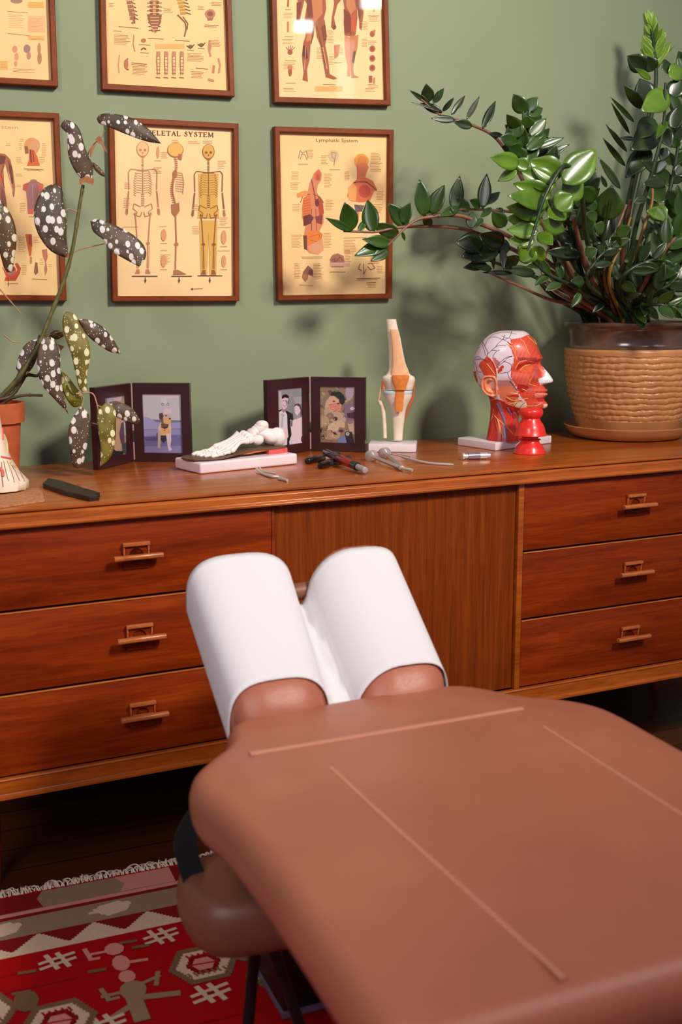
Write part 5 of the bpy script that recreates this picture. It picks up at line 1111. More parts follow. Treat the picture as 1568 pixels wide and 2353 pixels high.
# rows: crop z, back, front (without nose), half width, axis x, nose protrusion
rowsH = [
 (148,700,860,10),(152,640,930,90),(165,580,975,170),(190,515,1010,235),(225,460,1050,290),(270,412,1088,335),(330,362,1125,375),(400,322,1158,398),(470,295,1180,408),(530,278,1190,412),(580,272,1180,412),(610,270,1172,410),(650,270,1180,406),(700,272,1195,398),(750,280,1205,388),(800,295,1212,374),(850,318,1222,358),(880,338,1232,345),
 (905,360,1245,335),(930,385,1262,325),(955,412,1278,316),(985,440,1276,306),(1010,462,1280,296),(1040,482,1270,284),(1070,498,1258,270),(1100,508,1262,256),(1130,512,1282,240),(1160,515,1290,222),(1185,517,1284,205),(1203,518,1250,196),(1215,518,1110,190),(1235,518,985,182),(1270,518,930,180),(1330,516,905,180),(1400,508,905,186),(1470,498,912,198),(1550,486,930,216),(1620,474,950,232),(1650,468,955,238)]
def tabf(i): return [(r_[0], r_[i]) for r_ in rowsH]
def bump(x, c, w): return math.exp(-((x-c)/w)**2)
NA, NZ = 220, 300
zs = [148 + (1650-148)*(i/NZ) for i in range(NZ+1)]
def csmooth(tab, x):
    # smooth interpolation
    xs = [t[0] for t in tab]
    for i in range(len(xs)-1):
        if x <= xs[i+1]:
            t = (x-xs[i])/(xs[i+1]-xs[i]); p1, p2 = tab[i][1], tab[i+1][1]
            m1 = (tab[i+1][1]-tab[max(i-1,0)][1])/(xs[i+1]-xs[max(i-1,0)]); j = min(i+2, len(xs)-1)
            m2 = (tab[j][1]-tab[i][1])/(xs[j]-xs[i]); h = xs[i+1]-xs[i]
            return (2*t**3-3*t*t+1)*p1+(t**3-2*t*t+t)*h*m1+(-2*t**3+3*t*t)*p2+(t**3-t*t)*h*m2
    return tab[-1][1]
tB, tF, tW = tabf(1), tabf(2), tabf(3)
noseX = [(560,0),(590,8),(620,38),(660,62),(700,88),(750,118),(800,146),(825,150),(845,132),(862,70),(875,20),(890,0)]
def head_pt(Z, a):
    """a: 0 = front, pi = back; returns crop coordinates X, Y"""
    b_, f_, w_ = csmooth(tB, Z), csmooth(tF, Z), max(4, csmooth(tW, Z))
    ax = interp([(148,780),(500,650),(850,640),(1100,680),(1215,700),(1650,720)], Z)
    ca, sa = math.cos(a), math.sin(a)
    face = 1.0 if 380 < Z < 1215 else 0.0
    e = interp([(148,1.0),(420,0.92),(600,0.82),(900,0.95),(1215,1.0),(1650,0.95)], Z) if ca > 0 else 0.92
    X = ax + (f_-ax)*(math.copysign(abs(ca)**(e), ca) if ca > 0 else 0) + ((ax-b_)*ca if ca <= 0 else 0)
    Y = w_*math.copysign(abs(sa)**0.92, sa)
    if ca > 0 and face:
        fr = max(0.0, X-ax)/(f_-ax+1e-6)
        Y *= 1 - interp([(420,0.0),(560,0.10),(700,0.16),(900,0.26),(1100,0.34),(1210,0.30)], Z)*fr**1.5*(0.9)
        s = abs(Y)
        # nose
        nw = interp([(560,34),(650,34),(740,48),(800,72),(850,80),(890,60)], Z)
        X += interp(noseX, Z)*math.exp(-(s/nw)**2.4)
        if ca > 0: 
            X += 26*bump(Z,512,34)*bump(s,110,95)                         # brow
            X -= 62*bump(Z,600,44)*bump(s,128,60)                        # eye socket
            X += 40*bump(Z,640,36)*bump(s,132,52)                        # closed lid
            X += 34*bump(Z,770,60)*bump(s,185,70)                        # cheekbone
            X -= 26*bump(Z,930,60)*bump(s,200,70)                        # hollow cheek
            X += 16*bump(Z,955,16)*bump(s,0,95) + 18*bump(Z,1010,16)*bump(s,0,88) - 22*bump(Z,983,9)*bump(s,0,110)   # lips
            X -= 14*bump(Z,1062,20)*bump(s,0,100); X += 10*bump(Z,1150,34)*bump(s,0,80)
            Y *= 1 + 0.06*bump(Z,770,60)*bump(fr,0.5,0.3)
    if ca > 0 and Z > 1240:       # throat strands
        Y *= 1 + 0.02*math.sin(Z*0.01+a*3)
    if Z > 1230: X += 6*math.cos(a*9)*(0.4); Y += 4*math.sin(a*11)
    return X, Y
def inpoly(x, y, P):
    c = False; n = len(P)
    for i in range(n):
        x1, y1 = P[i]; x2, y2 = P[i-1]
        if (y1 > y) != (y2 > y) and x < (x2-x1)*(y-y1)/(y2-y1)+x1: c = not c
    return c
SKW = (232,214,222); RED1 = (228,84,60); RED2_ = (240,108,84); REDD = (176,44,30); TNO = (228,128,92); NK1 = (214,60,44)
regions = [
 ([(-999,1215),(2000,1215),(2000,2000),(-999,2000)], NK1),
 ([(470,1010),(1100,1203),(1100,1260),(500,1260)], (196,50,38)),
 ([(815,255),(935,238),(1010,205),(1060,205),(2000,200),(2000,1216),(1000,1216),(1040,1120),(980,1050),(940,985),(900,860),(850,780),(840,640),(868,590),(880,490),(840,380),(800,330),(830,300)], RED1),
 ([(880,340),(990,340),(1060,420),(1075,500),(930,520),(890,460)], RED2_),
 ([(1040,215),(1110,290),(1190,430),(1200,480),(1160,430),(1080,300)], (206,90,50)),
 ([(920,490),(1080,500),(1160,500),(1150,560),(1040,540),(930,530)], (170,60,56)),
 ([(905,640),(940,580),(1040,550),(1110,560),(1100,590),(1020,590),(960,640),(920,670)], REDD),
 ([(950,668),(1010,610),(1100,590),(1110,640),(1090,695),(1000,700)], (232,104,56)),
 ([(850,680),(1060,710),(1090,800),(1040,860),(930,850),(860,770)], RED2_),
 ([(930,850),(1060,880),(1060,940),(980,980),(920,920)], REDD),
 ([(510,475),(560,500),(610,560),(645,640),(650,745),(560,735),(470,740),(430,660),(390,620),(420,560),(480,520)], (224,80,52)),
 ([(660,640),(740,590),(755,610),(720,680),(665,720)], (206,52,60)),
 ([(590,490),(640,500),(700,560),(660,640),(620,560)], (196,110,110)),
 ([(665,800),(850,800),(900,880),(930,960),(830,890),(675,890)], (196,134,128)),
 ([(660,890),(830,880),(940,980),(930,1060),(1010,1100),(900,1180),(780,1140),(700,1060),(665,980)], TNO),
 ([(780,1010),(930,1000),(940,1040),(790,1030)], (200,56,36)), ([(760,1050),(900,1060),(880,1110),(780,1100)], (206,72,44)),
 ([(890,1105),(930,1085),(1035,1120),(1040,1195),(960,1190),(870,1165)], (238,214,182)),
 ([(1180,790),(1235,765),(1260,700),(1215,625),(1270,640),(2000,700),(2000,875),(1200,872)], (226,222,224)),
 ([(1150,700),(1230,680),(1250,760),(1190,790)], (222,70,56)),
 ([(1140,985),(2000,960),(2000,1045),(1150,1045)], (232,130,112)), ([(1160,1060),(2000,1050),(2000,1100),(1180,1105)], (196,40,44)),
 ([(270,700),(350,700),(370,830),(330,880),(290,830)], (168,44,40)),
 ([(300,880),(470,900),(520,1080),(440,1030)], (206,186,184)),
 ([(1255,1140),(2000,1130),(2000,1216),(1250,1216)], (238,200,172)),
 ([(640,1100),(700,1100),(780,1480),(800,1650),(730,1650),(720,1400)], (170,104,120)),
 ([(540,1215),(640,1215),(700,1400),(740,1650),(600,1650),(560,1450)], (206,62,44)),
]
mh = MB(); vs = []; fc = []; cl = []
for Z in zs:
    for k in range(NA):
        X, Y = head_pt(Z, 2*math.pi*k/NA); vs.append((X, Y, Z))
mh.v = [hp(*v) for v in vs]
for i in range(NZ):
    for k in range(NA):
        k2 = (k+1) % NA; q = (i*NA+k, (i+1)*NA+k, (i+1)*NA+k2, i*NA+k2); mh.f.append(q)
        X = sum(vs[j][0] for j in q)/4; Y = sum(vs[j][1] for j in q)/4; Z = sum(vs[j][2] for j in q)/4
        # side picture coordinates: use arc position so the front keeps its colours
        Xq = X + 0.30*(-abs(Y)+120)*0 
        c = SKW
        for P, col in regions:
            if inpoly(X, Z, P): c = col
        st = 0.93+0.09*math.sin((X*0.9+Z*0.35)*0.14) if c in (RED1, NK1, RED2_, (206,62,44), (196,50,38)) else 1.0
        cc = lin(c); mh.c.append((cc[0]*st, cc[1]*st, cc[2]*st, 1))
mh.f.append(tuple(range(NA))); mh.c.append(lin(SKW)); mh.f.append(tuple(NZ*NA+k for k in range(NA))[::-1]); mh.c.append(lin(NK1))
head = mh.build('head', ink_mat('painted_muscle_model', 0.38, coat=0.25), hm, smooth=True, angle=80)
bvh_head = BVHTree.FromPolygons(mh.v, [tuple(f_) for f_ in mh.f])
def side_tube(pts, r, name, mat, both=True, lift=0.0):
    for sg in ((1, -1) if both else (1,)):
        P = []
        for v in smooth_path([(x, 0, z) for x, z in pts], 5):
            o_ = hp(v.x, sg*900, v.z); d_ = -SD*sg; h = bvh_head.ray_cast(o_, d_)
            if h[0] is not None: P.append(h[0] - d_*lift)
        if len(P) > 2: MB().tube(P, r, 8).build(name, mat, hm, smooth=True)
M['vein'] = plain('dark_plum_vein', (86,40,58), 0.4); M['nerve'] = plain('pale_yellow_nerve', (238,190,110), 0.4); M['blue_vein'] = plain('violet_blue_vein', (120,100,136), 0.4); M['artery'] = plain('bright_red_artery', (196,36,34), 0.4)
for pts in ([(500,470),(470,400),(430,330),(408,280)], [(520,480),(520,420),(480,360),(450,320),(410,300)], [(525,450),(580,400),(640,350),(700,335),(770,335)], [(600,485),(640,420),(690,395)], [(620,370),(660,310),(720,250),(730,200)], [(480,340),(490,280),(540,235),(620,230),(720,260),(800,290)], [(720,255),(790,240),(810,180),(800,155)], [(500,250),(560,200),(640,175),(760,170),(880,190)], [(430,510),(380,490),(330,510),(300,540)], [(560,560),(460,520),(400,525),(330,540),(300,560),(285,620)], [(690,210),(760,235),(830,245)], [(670,600),(720,540),(790,490),(860,470)], [(660,620),(740,560),(800,500),(860,475)], [(740,540),(800,560),(850,595),(845,650),(800,690),(700,705)], [(330,560),(350,640),(380,690),(440,700)], [(370,600),(365,700),(400,780),(440,800)], [(390,320),(340,340),(370,330)], [(580,400),(650,400)], [(800,690),(820,760),(850,790)], [(330,580),(310,640),(340,700)], [(870,1170),(900,1130),(930,1095),(980,1090)], [(950,1180),(990,1130),(1020,1110)], [(830,810),(870,870),(920,950)], [(300,470),(330,400),(400,360)]):
    side_tube(pts, 0.00062, 'vein', M['vein'])
for pts in ([(655,830),(655,700),(630,600),(610,540)], [(655,690),(700,620),(740,590)], [(640,730),(580,650),(520,580)], [(850,350),(880,420),(920,525)], [(770,310),(820,340),(850,350)], [(940,250),(990,290),(1030,370),(1075,465)], [(900,640),(950,560),(1040,530)], [(580,1215),(575,1290),(540,1380)], [(580,1290),(640,1350),(670,1450),(690,1540)], [(600,1310),(700,1390),(800,1480),(860,1550)], [(660,1370),(700,1500),(740,1600)], [(780,1040),(860,1080),(960,1070),(1060,1055)], [(1060,850),(1100,870),(1150,885)], [(1070,840),(1100,770)], [(960,665),(1010,610),(1080,595)], [(1040,1160),(1140,1160),(1220,1130)], [(800,1140),(900,1110),(1000,1100)], [(1170,640),(1220,700),(1260,760)], [(830,975),(930,990)], [(540,1090),(600,1070),(650,1060)], [(1020,220),(1110,310),(1180,430)], [(1040,1190),(1110,1195)], [(980,920),(1040,950)], [(850,300),(830,330),(850,350)]):
    side_tube(pts, 0.00085, 'nerve', M['nerve'])
for pts, r in (([(640,1130),(690,1260),(750,1400),(775,1550),(785,1640)],0.0022), ([(780,1180),(800,1230),(830,1290)],0.0018), ([(1150,640),(1140,720),(1130,800)],0.0014), ([(860,1240),(880,1300),(880,1390)],0.0016), ([(1040,940),(1090,920),(1110,870)],0.0010)):
    side_tube(pts, r, 'blue_vein', M['blue_vein'])
for pts, r in (([(560,1200),(600,1330),(650,1500)],0.0014), ([(540,500),(600,560),(640,640),(650,760)],0.0012), ([(850,330),(810,310),(790,290)],0.0012), ([(1040,970),(1140,980),(1200,930)],0.0010), ([(840,1190),(850,1250),(860,1330)],0.0024)):
    side_tube(pts, r, 'artery', M['artery'])
# ears
for sg in (1, -1):
    def ep(X, Z, lift):
        o_ = hp(X, sg*900, Z); h = bvh_head.ray_cast(o_, -SD*sg); b = h[0] if h[0] is not None else hp(X, sg*330, Z)
        b = hp(X, sg*interp([(740,352),(900,318),(1030,276)], Z), Z); return b + SD*sg*lift
    ol = [(640,770),(600,745),(550,740),(490,755),(455,800),(450,860),(462,930),(500,985),(550,1015),(610,1028),(650,1010),(655,960),(650,900),(655,830)]
    cx_, cz_ = 570, 880; S = smooth_path([(x, 0, z) for x, z in ol+ol[:1]], 4)[:-1]; rings = []
    for q, lift in ((1.0,-0.002),(1.04,0.007),(1.0,0.0125),(0.93,0.0135),(0.86,0.0115),(0.79,0.0085),(0.70,0.0095),(0.60,0.0105),(0.50,0.0075),(0.34,0.003),(0.1,0.002)):
        rings.append([ep(lerp(cx_+15*(1-q), v.x, q), lerp(cz_, v.z, q), lift*(1.2 if v.x < 600 else 0.75)) for v in S])
    m = MB(); m.loft(rings); m.build('ear', plain('peach_ear_plastic', (236,150,104), 0.4, coat=0.2), hm, smooth=True, angle=80)
    # closed eyelid
    P = []
    m = MB()
# ------------------------------------------------------------------ big pot with glossy-leaved plant
def leaf_grid(base, d, nrm, L, W, curl=0.15, fold=0.12, prof='ov', nu=9, twist=0.0, asym=0.0):
    """returns vertex rows of a leaf growing from base along d, face normal nrm"""
    d = d.normalized(); nrm = (nrm - d*nrm.dot(d)); nrm = nrm.normalized() if nrm.length > 1e-6 else d.orthogonal(); sd = d.cross(nrm)
    rows_ = []
    for i in range(nu+1):
        t = i/nu
        w = W*0.5*(max(0, math.sin(math.pi*min(1, t**0.82)))**0.75)*(1.0 if t < 0.62 else 1-0.25*(t-0.62)/0.38) if 0 < t < 1 else W*0.015
        c = base + d*(L*t*(1-0.06*abs(curl))) - nrm*(curl*L*t*t) ; row = []
        for j in (-1, -0.55, 0, 0.55, 1):
            row.append(c + sd*(w*j) + nrm*(fold*w*(abs(j)**1.5)))
        rows_.append(row)
    return rows_
def add_leaf(m, rows_, th=0.0006):
    n = len(rows_[0]); b = len(m.v); k = len(rows_)
    for r_ in rows_: m.v += r_
    for i in range(k-1):
        for j in range(n-1):
            m.f.append([b+i*n+j, b+i*n+j+1, b+(i+1)*n+j+1, b+(i+1)*n+j]); m.c.append(None)
def leaf_mat(name, c1, c2, rough=0.34, coat=0.22, trans=0.12):
    m, nt, b = new_mat(name); tc = nt.nodes.new('ShaderNodeTexCoord'); n = nt.nodes.new('ShaderNodeTexNoise'); n.inputs['Scale'].default_value = 14; n.inputs['Detail'].default_value = 3
    nt.links.new(tc.outputs['Object'], n.inputs['Vector']); r = nt.nodes.new('ShaderNodeValToRGB'); r.color_ramp.elements[0].position = 0.35; r.color_ramp.elements[1].position = 0.65
    r.color_ramp.elements[0].color = lin(c1); r.color_ramp.elements[1].color = lin(c2); nt.links.new(n.outputs['Fac'], r.inputs['Fac']); nt.links.new(r.outputs['Color'], b.inputs['Base Color'])
    b.inputs['Roughness'].default_value = rough; b.inputs['Coat Weight'].default_value = coat; b.inputs['Coat Roughness'].default_value = 0.2
    return m
M['leaf_dark'] = leaf_mat('dark_glossy_leaf', (22,38,10), (44,66,18))
M['leaf_mid'] = leaf_mat('mid_green_leaf', (32,56,12), (56,86,22))
M['leaf_light'] = leaf_mat('bright_green_leaf', (66,100,14), (98,134,32))
M['leaf_new'] = leaf_mat('fresh_yellow_green_leaf', (104,146,30), (140,178,60))
M['stalk_green'] = plain('dark_green_stalk', (42,58,30), 0.4, var=0.35, scale=60)
M['stalk_pink'] = plain('brown_pink_stalk', (130,88,66), 0.45, var=0.3, scale=50)
M['stalk_ochre'] = plain('ochre_stalk', (140,104,34), 0.45, var=0.2, scale=50)
PC = Vector((1.798, -0.184, ZT))
PS = 1.0
zz = thing('potted_plant', PC, 'big glossy dark green feathery-stemmed plant in a tan basket-textured pot on its saucer', 'potted plant')
prof_s = [(0.0,0.0006),(0.128,0.0006),(0.140,0.004),(0.156,0.018),(0.1605,0.0285),(0.1625,0.031),(0.1600,0.0325),(0.1555,0.0300),(0.150,0.020),(0.134,0.0085),(0.0,0.007)]
MB().lathe(prof_s, PC, 96, cap=False).build('saucer', plain('tan_stoneware', (192,134,82), 0.35, coat=0.3, var=0.12, scale=8), zz, smooth=True, angle=40)
# pot
def pot_r(z):
    return interp([(0.0,0.122),(0.010,0.124),(0.040,0.136),(0.100,0.153),(0.150,0.162),(0.200,0.166),(0.214,0.1665),(0.222,0.162),(0.226,0.1555),(0.245,0.1535),(0.272,0.157)], z)
seg = 300; rings = []; m = MB(); z = 0.0085; cols = []
random.seed(4)
zlist = [i*0.0013 for i in range(int(0.222/0.0013)+1)]
rowh = 0.0145
offs = [random.random() for _ in range(30)]
for zz_ in zlist:
    ring = []; r0_ = pot_r(zz_); weave = 0.042 < zz_ < 0.205
    rw = (zz_-0.042)/rowh; ri = int(max(0, rw)); fv = rw-ri
    for k in range(seg):
        a = 2*math.pi*k/seg; r_ = r0_
        if weave:
            wv = 0.10*math.sin(a*9+ri*1.3)+0.05*math.sin(a*23); fv2 = (rw+wv); ri2 = math.floor(fv2); fz = fv2-ri2
            u_ = (a/(2*math.pi)*46 + offs[ri2 % 30]*1.0 + (ri2 % 2)*0.5); fu = u_-math.floor(u_)
            hz = max(0, math.sin(math.pi*fz))**0.3; hu = 0.55+0.45*max(0, math.sin(math.pi*fu))**0.4
            r_ += -0.0046 + 0.0056*hz*hu
        ring.append(PC + Vector((r_*math.cos(a), r_*math.sin(a), 0.0085+zz_)))
    rings.append(ring)
m.loft(rings, cap=True)
m.build('pot', plain('basket_textured_stoneware', (196,136,82), 0.42, coat=0.15, var=0.22, scale=9), zz, smooth=True, angle=50)
pr = [(0.1645,0.2295),(0.1585,0.2325),(0.1550,0.238),(0.1545,0.252),(0.1570,0.272),(0.1600,0.2795),(0.1680,0.2840),(0.1700,0.2875),(0.1695,0.2920),(0.1650,0.2945),(0.1570,0.2925),(0.1530,0.283),(0.1500,0.262),(0.148,0.250)]
MB().lathe(pr, PC, 128, cap=False).build('glazed_neck', plain('dark_brown_glaze', (98,72,56), 0.22, coat=0.7, var=0.25, scale=12), zz, smooth=True, angle=50)
MB().lathe([(0.0,0.2725),(0.06,0.275),(0.149,0.2700)], PC, 48, cap=False).build('soil', plain('dark_potting_soil', (40,28,20), 0.9, var=0.4, scale=90, bump=0.8, bscale=120), zz, smooth=True)
rz = random.Random(12)
def zz_stem(path, L0, L1, t0, np_, mat, smat='stalk_green', r0=0.008, r1=0.0022, side=0.9, face=0.8, wr=0.42, ang0=0.9, ang1=0.45, asym=0.0, tipm=None, jitter=0.25):
    """path: (px, py, y) from soil to tip; leaves alternate in pairs from t0 to the tip; length L0 at start, L1 at tip"""
    K0 = [ony(x, y, d) for x, y, d in path]; q0 = K0[0]; off = Vector((q0.x-PC.x, q0.y-PC.y, 0)); off = off*min(1.0, 0.105/max(0.001, off.length))
    K0 = [Vector((PC.x+off.x*0.9, PC.y+off.y*0.9, ZT+0.268)), Vector((PC.x+off.x, PC.y+off.y, max(ZT+0.302, q0.z)))] + K0[1:]
    P = smooth_path(K0, 10); n = len(P)
    R_ = [lerp(r0, r1, (i/(n-1))**0.7) for i in range(n)]
    st = MB().tube(P, R_, 10).build('stalk', M[smat], zz, smooth=True)
    m = MB(); cnt = 0
    for i in range(np_):
        t = t0 + (1-t0)*(i/(np_-1 if np_ > 1 else 1))*0.985; idx = t*(n-1); a = int(idx); a = min(a, n-2); p = P[a].lerp(P[a+1], idx-a)
        tg = (P[min(a+2, n-1)]-P[max(a-1, 0)]).normalized()
        tocam = (CAMPOS-p).normalized(); nr = (tocam*face + Vector((0,0,1))*(1-face) + Vector((rz.uniform(-1,1), rz.uniform(-1,1), rz.uniform(-1,1)))*0.25).normalized()
        sdv = tg.cross(nr).normalized(); L = lerp(L0, L1, i/max(1, np_-1)); q = lerp(ang0, ang1, i/max(1, np_-1))
        for s in (-1, 1):
            d = tg*math.cos(q) + sdv*s*math.sin(q)*side + nr*rz.uniform(-jitter, jitter)*0.8
            lr = L*rz.uniform(0.85, 1.1)
            n2 = (nr + sdv*s*rz.uniform(-0.5, 0.5) + tg*rz.uniform(-0.3, 0.3)).normalized()
            add_leaf(m, leaf_grid(p + tg*rz.uniform(0, L*0.12) + d.normalized()*R_[a], d, n2, lr, lr*wr*rz.uniform(0.9, 1.15), curl=rz.uniform(-0.02, 0.22), fold=rz.uniform(0.1, 0.4)))
    if np_ == 0: return st
    tg = (P[-1]-P[-3]).normalized(); add_leaf(m, leaf_grid(P[-1], tg, (CAMPOS-P[-1]).normalized(), L1*1.2, L1*1.2*wr, 0.05, 0.2))
    o = m.build('leaves', M[mat], st, smooth=True, angle=80, recalc=False)
    md = o.modifiers.new('thick', 'SOLIDIFY'); md.thickness = 0.0007
    return st
B = lambda x: x
# (px, py, depth)
A1 = zz_stem([(1345,712,-0.20),(1290,600,-0.23),(1215,440,-0.25),(1148,326,-0.26),(1085,287,-0.26),(1010,262,-0.26),(968,228,-0.26)], 0.046, 0.036, 0.74, 0, 'leaf_dark', 'stalk_pink', 0.008, 0.0020, wr=0.30, ang0=1.2, ang1=0.9, face=0.45)
A2 = zz_stem([(1335,714,-0.22),(1260,620,-0.187),(1173,570,-0.209),(1078,529,-0.216),(993,520,-0.223),(914,523,-0.223),(861,533,-0.223),(790,531,-0.223)], 0.062, 0.056, 0.70, 0, 'leaf_mid', 'stalk_pink', 0.008, 0.0024, wr=0.46, ang0=1.15, ang1=0.95, face=0.5)
A3 = zz_stem([(1340,716,-0.24),(1270,610,-0.209),(1173,545,-0.238),(1110,517,-0.245),(1057,496,-0.252),(978,500,-0.252),(940,517,-0.252),(904,552,-0.252),(872,582,-0.252)], 0.060, 0.048, 0.52, 0, 'leaf_mid', 'stalk_pink', 0.008, 0.0022, wr=0.46, ang0=1.2, ang1=0.8, face=0.45)
A4 = zz_stem([(1350,714,-0.16),(1290,580,-0.15),(1230,500,-0.15),(1168,486,-0.16),(1067,481,-0.17),(1000,490,-0.18)], 0.062, 0.054, 0.52, 0, 'leaf_mid', 'stalk_pink', 0.007, 0.0022, wr=0.42, ang0=1.35, ang1=1.0, face=0.4)
A5 = zz_stem([(1385,716,-0.26),(1352,560,-0.36),(1334,430,-0.44),(1300,380,-0.48),(1258,440,-0.50),(1232,515,-0.50),(1213,575,-0.50)], 0.098, 0.052, 0.50, 0, 'leaf_light', 'stalk_green', 0.009, 0.0026, wr=0.50, ang0=1.25, ang1=0.8, face=0.85, jitter=0.22)
A6 = zz_stem([(1360,716,-0.22),(1310,590,-0.27),(1255,470,-0.31),(1222,370,-0.33),(1205,290,-0.34),(1203,240,-0.34)], 0.072, 0.048, 0.46, 0, 'leaf_light', 'stalk_green', 0.008, 0.0025, wr=0.55, ang0=1.15, ang1=0.6, face=0.7, jitter=0.4)
A12 = zz_stem([(1365,716,-0.2),(1320,600,-0.22),(1270,480,-0.25),(1240,380,-0.26),(1225,310,-0.26)], 0.066, 0.050, 0.5, 7, 'leaf_dark', 'stalk_green', 0.008, 0.0025, wr=0.5, ang0=1.1, ang1=0.7, face=0.5, jitter=0.4)
A7 = zz_stem([(1325,716,-0.213),(1270,655,-0.228),(1190,620,-0.243),(1130,600,-0.251),(1090,572,-0.258)], 0.072, 0.062, 0.45, 0, 'leaf_dark', 'stalk_green', 0.008, 0.0025, wr=0.55, face=0.6, jitter=0.4)
A8 = zz_stem([(1310,718,-0.228),(1270,690,-0.243),(1200,660,-0.251),(1130,630,-0.258)], 0.060, 0.044, 0.45, 0, 'leaf_dark', 'stalk_pink', 0.007, 0.0022, wr=0.30, face=0.1)
zz_stem([(1430,716,-0.16),(1445,520,-0.14),(1485,330,-0.13),(1507,200,-0.13),(1505,120,-0.13),(1496,60,-0.13)], 0.066, 0.034, 0.72, 12, 'leaf_new', 'stalk_green', 0.010, 0.0035, wr=0.34, ang0=0.65, ang1=0.3, face=0.7)
A9 = zz_stem([(1425,716,-0.20),(1436,520,-0.22),(1462,380,-0.24),(1488,285,-0.24),(1492,220,-0.24)], 0.084, 0.060, 0.42, 0, 'leaf_dark', 'stalk_green', 0.009, 0.003, wr=0.30, ang0=1.0, ang1=0.75, face=0.35)
A10 = zz_stem([(1435,716,-0.26),(1458,540,-0.32),(1498,400,-0.36),(1525,290,-0.37),(1530,190,-0.37)], 0.080, 0.060, 0.40, 0, 'leaf_dark', 'stalk_green', 0.009, 0.003, wr=0.5, face=0.6, jitter=0.45)
zz_stem([(1470,716,-0.20),(1510,560,-0.20),(1548,400,-0.20),(1570,260,-0.20),(1580,170,-0.2)], 0.082, 0.060, 0.34, 13, 'leaf_mid', 'stalk_green', 0.009, 0.003, wr=0.5, face=0.6, jitter=0.45)
zz_stem([(1480,716,-0.28),(1530,590,-0.34),(1570,500,-0.38),(1620,420,-0.40)], 0.084, 0.062, 0.35, 8, 'leaf_mid', 'stalk_pink', 0.009, 0.003, wr=0.5, face=0.75, jitter=0.4)
A11 = zz_stem([(1395,718,-0.28),(1385,600,-0.34),(1392,520,-0.38),(1402,462,-0.40)], 0.070, 0.072, 0.60, 0, 'leaf_mid', 'stalk_green', 0.008, 0.003, wr=0.55, face=0.8, ang0=0.9, ang1=0.4)
zz_stem([(1370,718,-0.24),(1340,600,-0.26),(1322,520,-0.28),(1345,450,-0.30)], 0.062, 0.054, 0.62, 4, 'leaf_dark', 'stalk_green', 0.008, 0.003, wr=0.5)
zz_stem([(1450,716,-0.30),(1490,640,-0.36),(1540,560,-0.40),(1590,520,-0.42)], 0.078, 0.062, 0.40, 7, 'leaf_mid', 'stalk_pink', 0.009, 0.003, wr=0.5, face=0.8, jitter=0.4)
zz_stem([(1460,718,-0.32),(1500,680,-0.38),(1550,650,-0.42),(1600,640,-0.42)], 0.070, 0.060, 0.30, 7, 'leaf_dark', 'stalk_green', 0.008, 0.003, wr=0.45, jitter=0.4)
zz_stem([(1480,714,-0.12),(1560,600,-0.10),(1640,500,-0.10),(1720,450,-0.10)], 0.08, 0.06, 0.35, 9, 'leaf_dark', 'stalk_green', 0.008, 0.003)
zz_stem([(1490,714,-0.25),(1580,560,-0.28),(1660,400,-0.30),(1720,330,-0.30)], 0.08, 0.06, 0.35, 10, 'leaf_dark', 'stalk_green', 0.008, 0.003)
zz_stem([(1440,716,-0.34),(1500,700,-0.40),(1550,705,-0.43)], 0.055, 0.050, 0.30, 6, 'leaf_mid', 'stalk_green', 0.007, 0.003, jitter=0.4)
A13 = zz_stem([(1400,716,-0.34),(1430,640,-0.38),(1490,600,-0.40),(1540,600,-0.40)], 0.060, 0.052, 0.35, 7, 'leaf_dark', 'stalk_green', 0.008, 0.003, jitter=0.5)
zz_stem([(1350,716,-0.32),(1320,660,-0.35),(1260,630,-0.37),(1225,600,-0.38)], 0.050, 0.046, 0.45, 5, 'leaf_mid', 'stalk_green', 0.008, 0.003, jitter=0.5)
zz_stem([(1360,716,-0.34),(1350,650,-0.36),(1370,600,-0.38),(1400,570,-0.38)], 0.050, 0.046, 0.35, 5, 'leaf_dark', 'stalk_green', 0.008, 0.003, jitter=0.5)
zz_stem([(1420,716,-0.14),(1410,620,-0.12),(1380,540,-0.12),(1350,500,-0.12)], 0.060, 0.054, 0.45, 6, 'leaf_dark', 'stalk_green', 0.008, 0.003, jitter=0.5)
for dx, tx, ty, dd, smt in ((1300,1235,640,-0.26,'stalk_green'),(1318,1262,560,-0.22,'stalk_green'),(1335,1262,520,-0.24,'stalk_pink'),(1352,1300,480,-0.28,'stalk_green'),(1372,1318,500,-0.33,'stalk_pink'),(1392,1340,440,-0.2,'stalk_green'),(1405,1405,430,-0.18,'stalk_green'),(1418,1450,460,-0.30,'stalk_pink'),(1330,1240,600,-0.35,'stalk_pink'),(1345,1285,600,-0.37,'stalk_green'),(1440,1500,520,-0.36,'stalk_green'),(1385,1370,560,-0.38,'stalk_green'),(1455,1530,560,-0.25,'stalk_pink'),(1400,1440,600,-0.40,'stalk_green')):
    q0 = ony(dx, 716, -0.2); off = Vector((q0.x-PC.x, (dd+0.26), 0)); off = off*min(1.0, 0.125/max(0.001, off.length))
    P = smooth_path([Vector((PC.x+off.x*0.9, PC.y+off.y*0.9, ZT+0.268)), Vector((PC.x+off.x*1.02, PC.y+off.y, ZT+0.305)), ony(lerp(dx,tx,0.45), lerp(716,ty,0.5), lerp(-0.2,dd,0.6)), ony(tx, ty, dd)], 8)
    MB().tube(P, [lerp(0.0095, 0.0045, i/(len(P)-1)) for i in range(len(P))], 12).build('stalk', M[smt], zz, smooth=True)
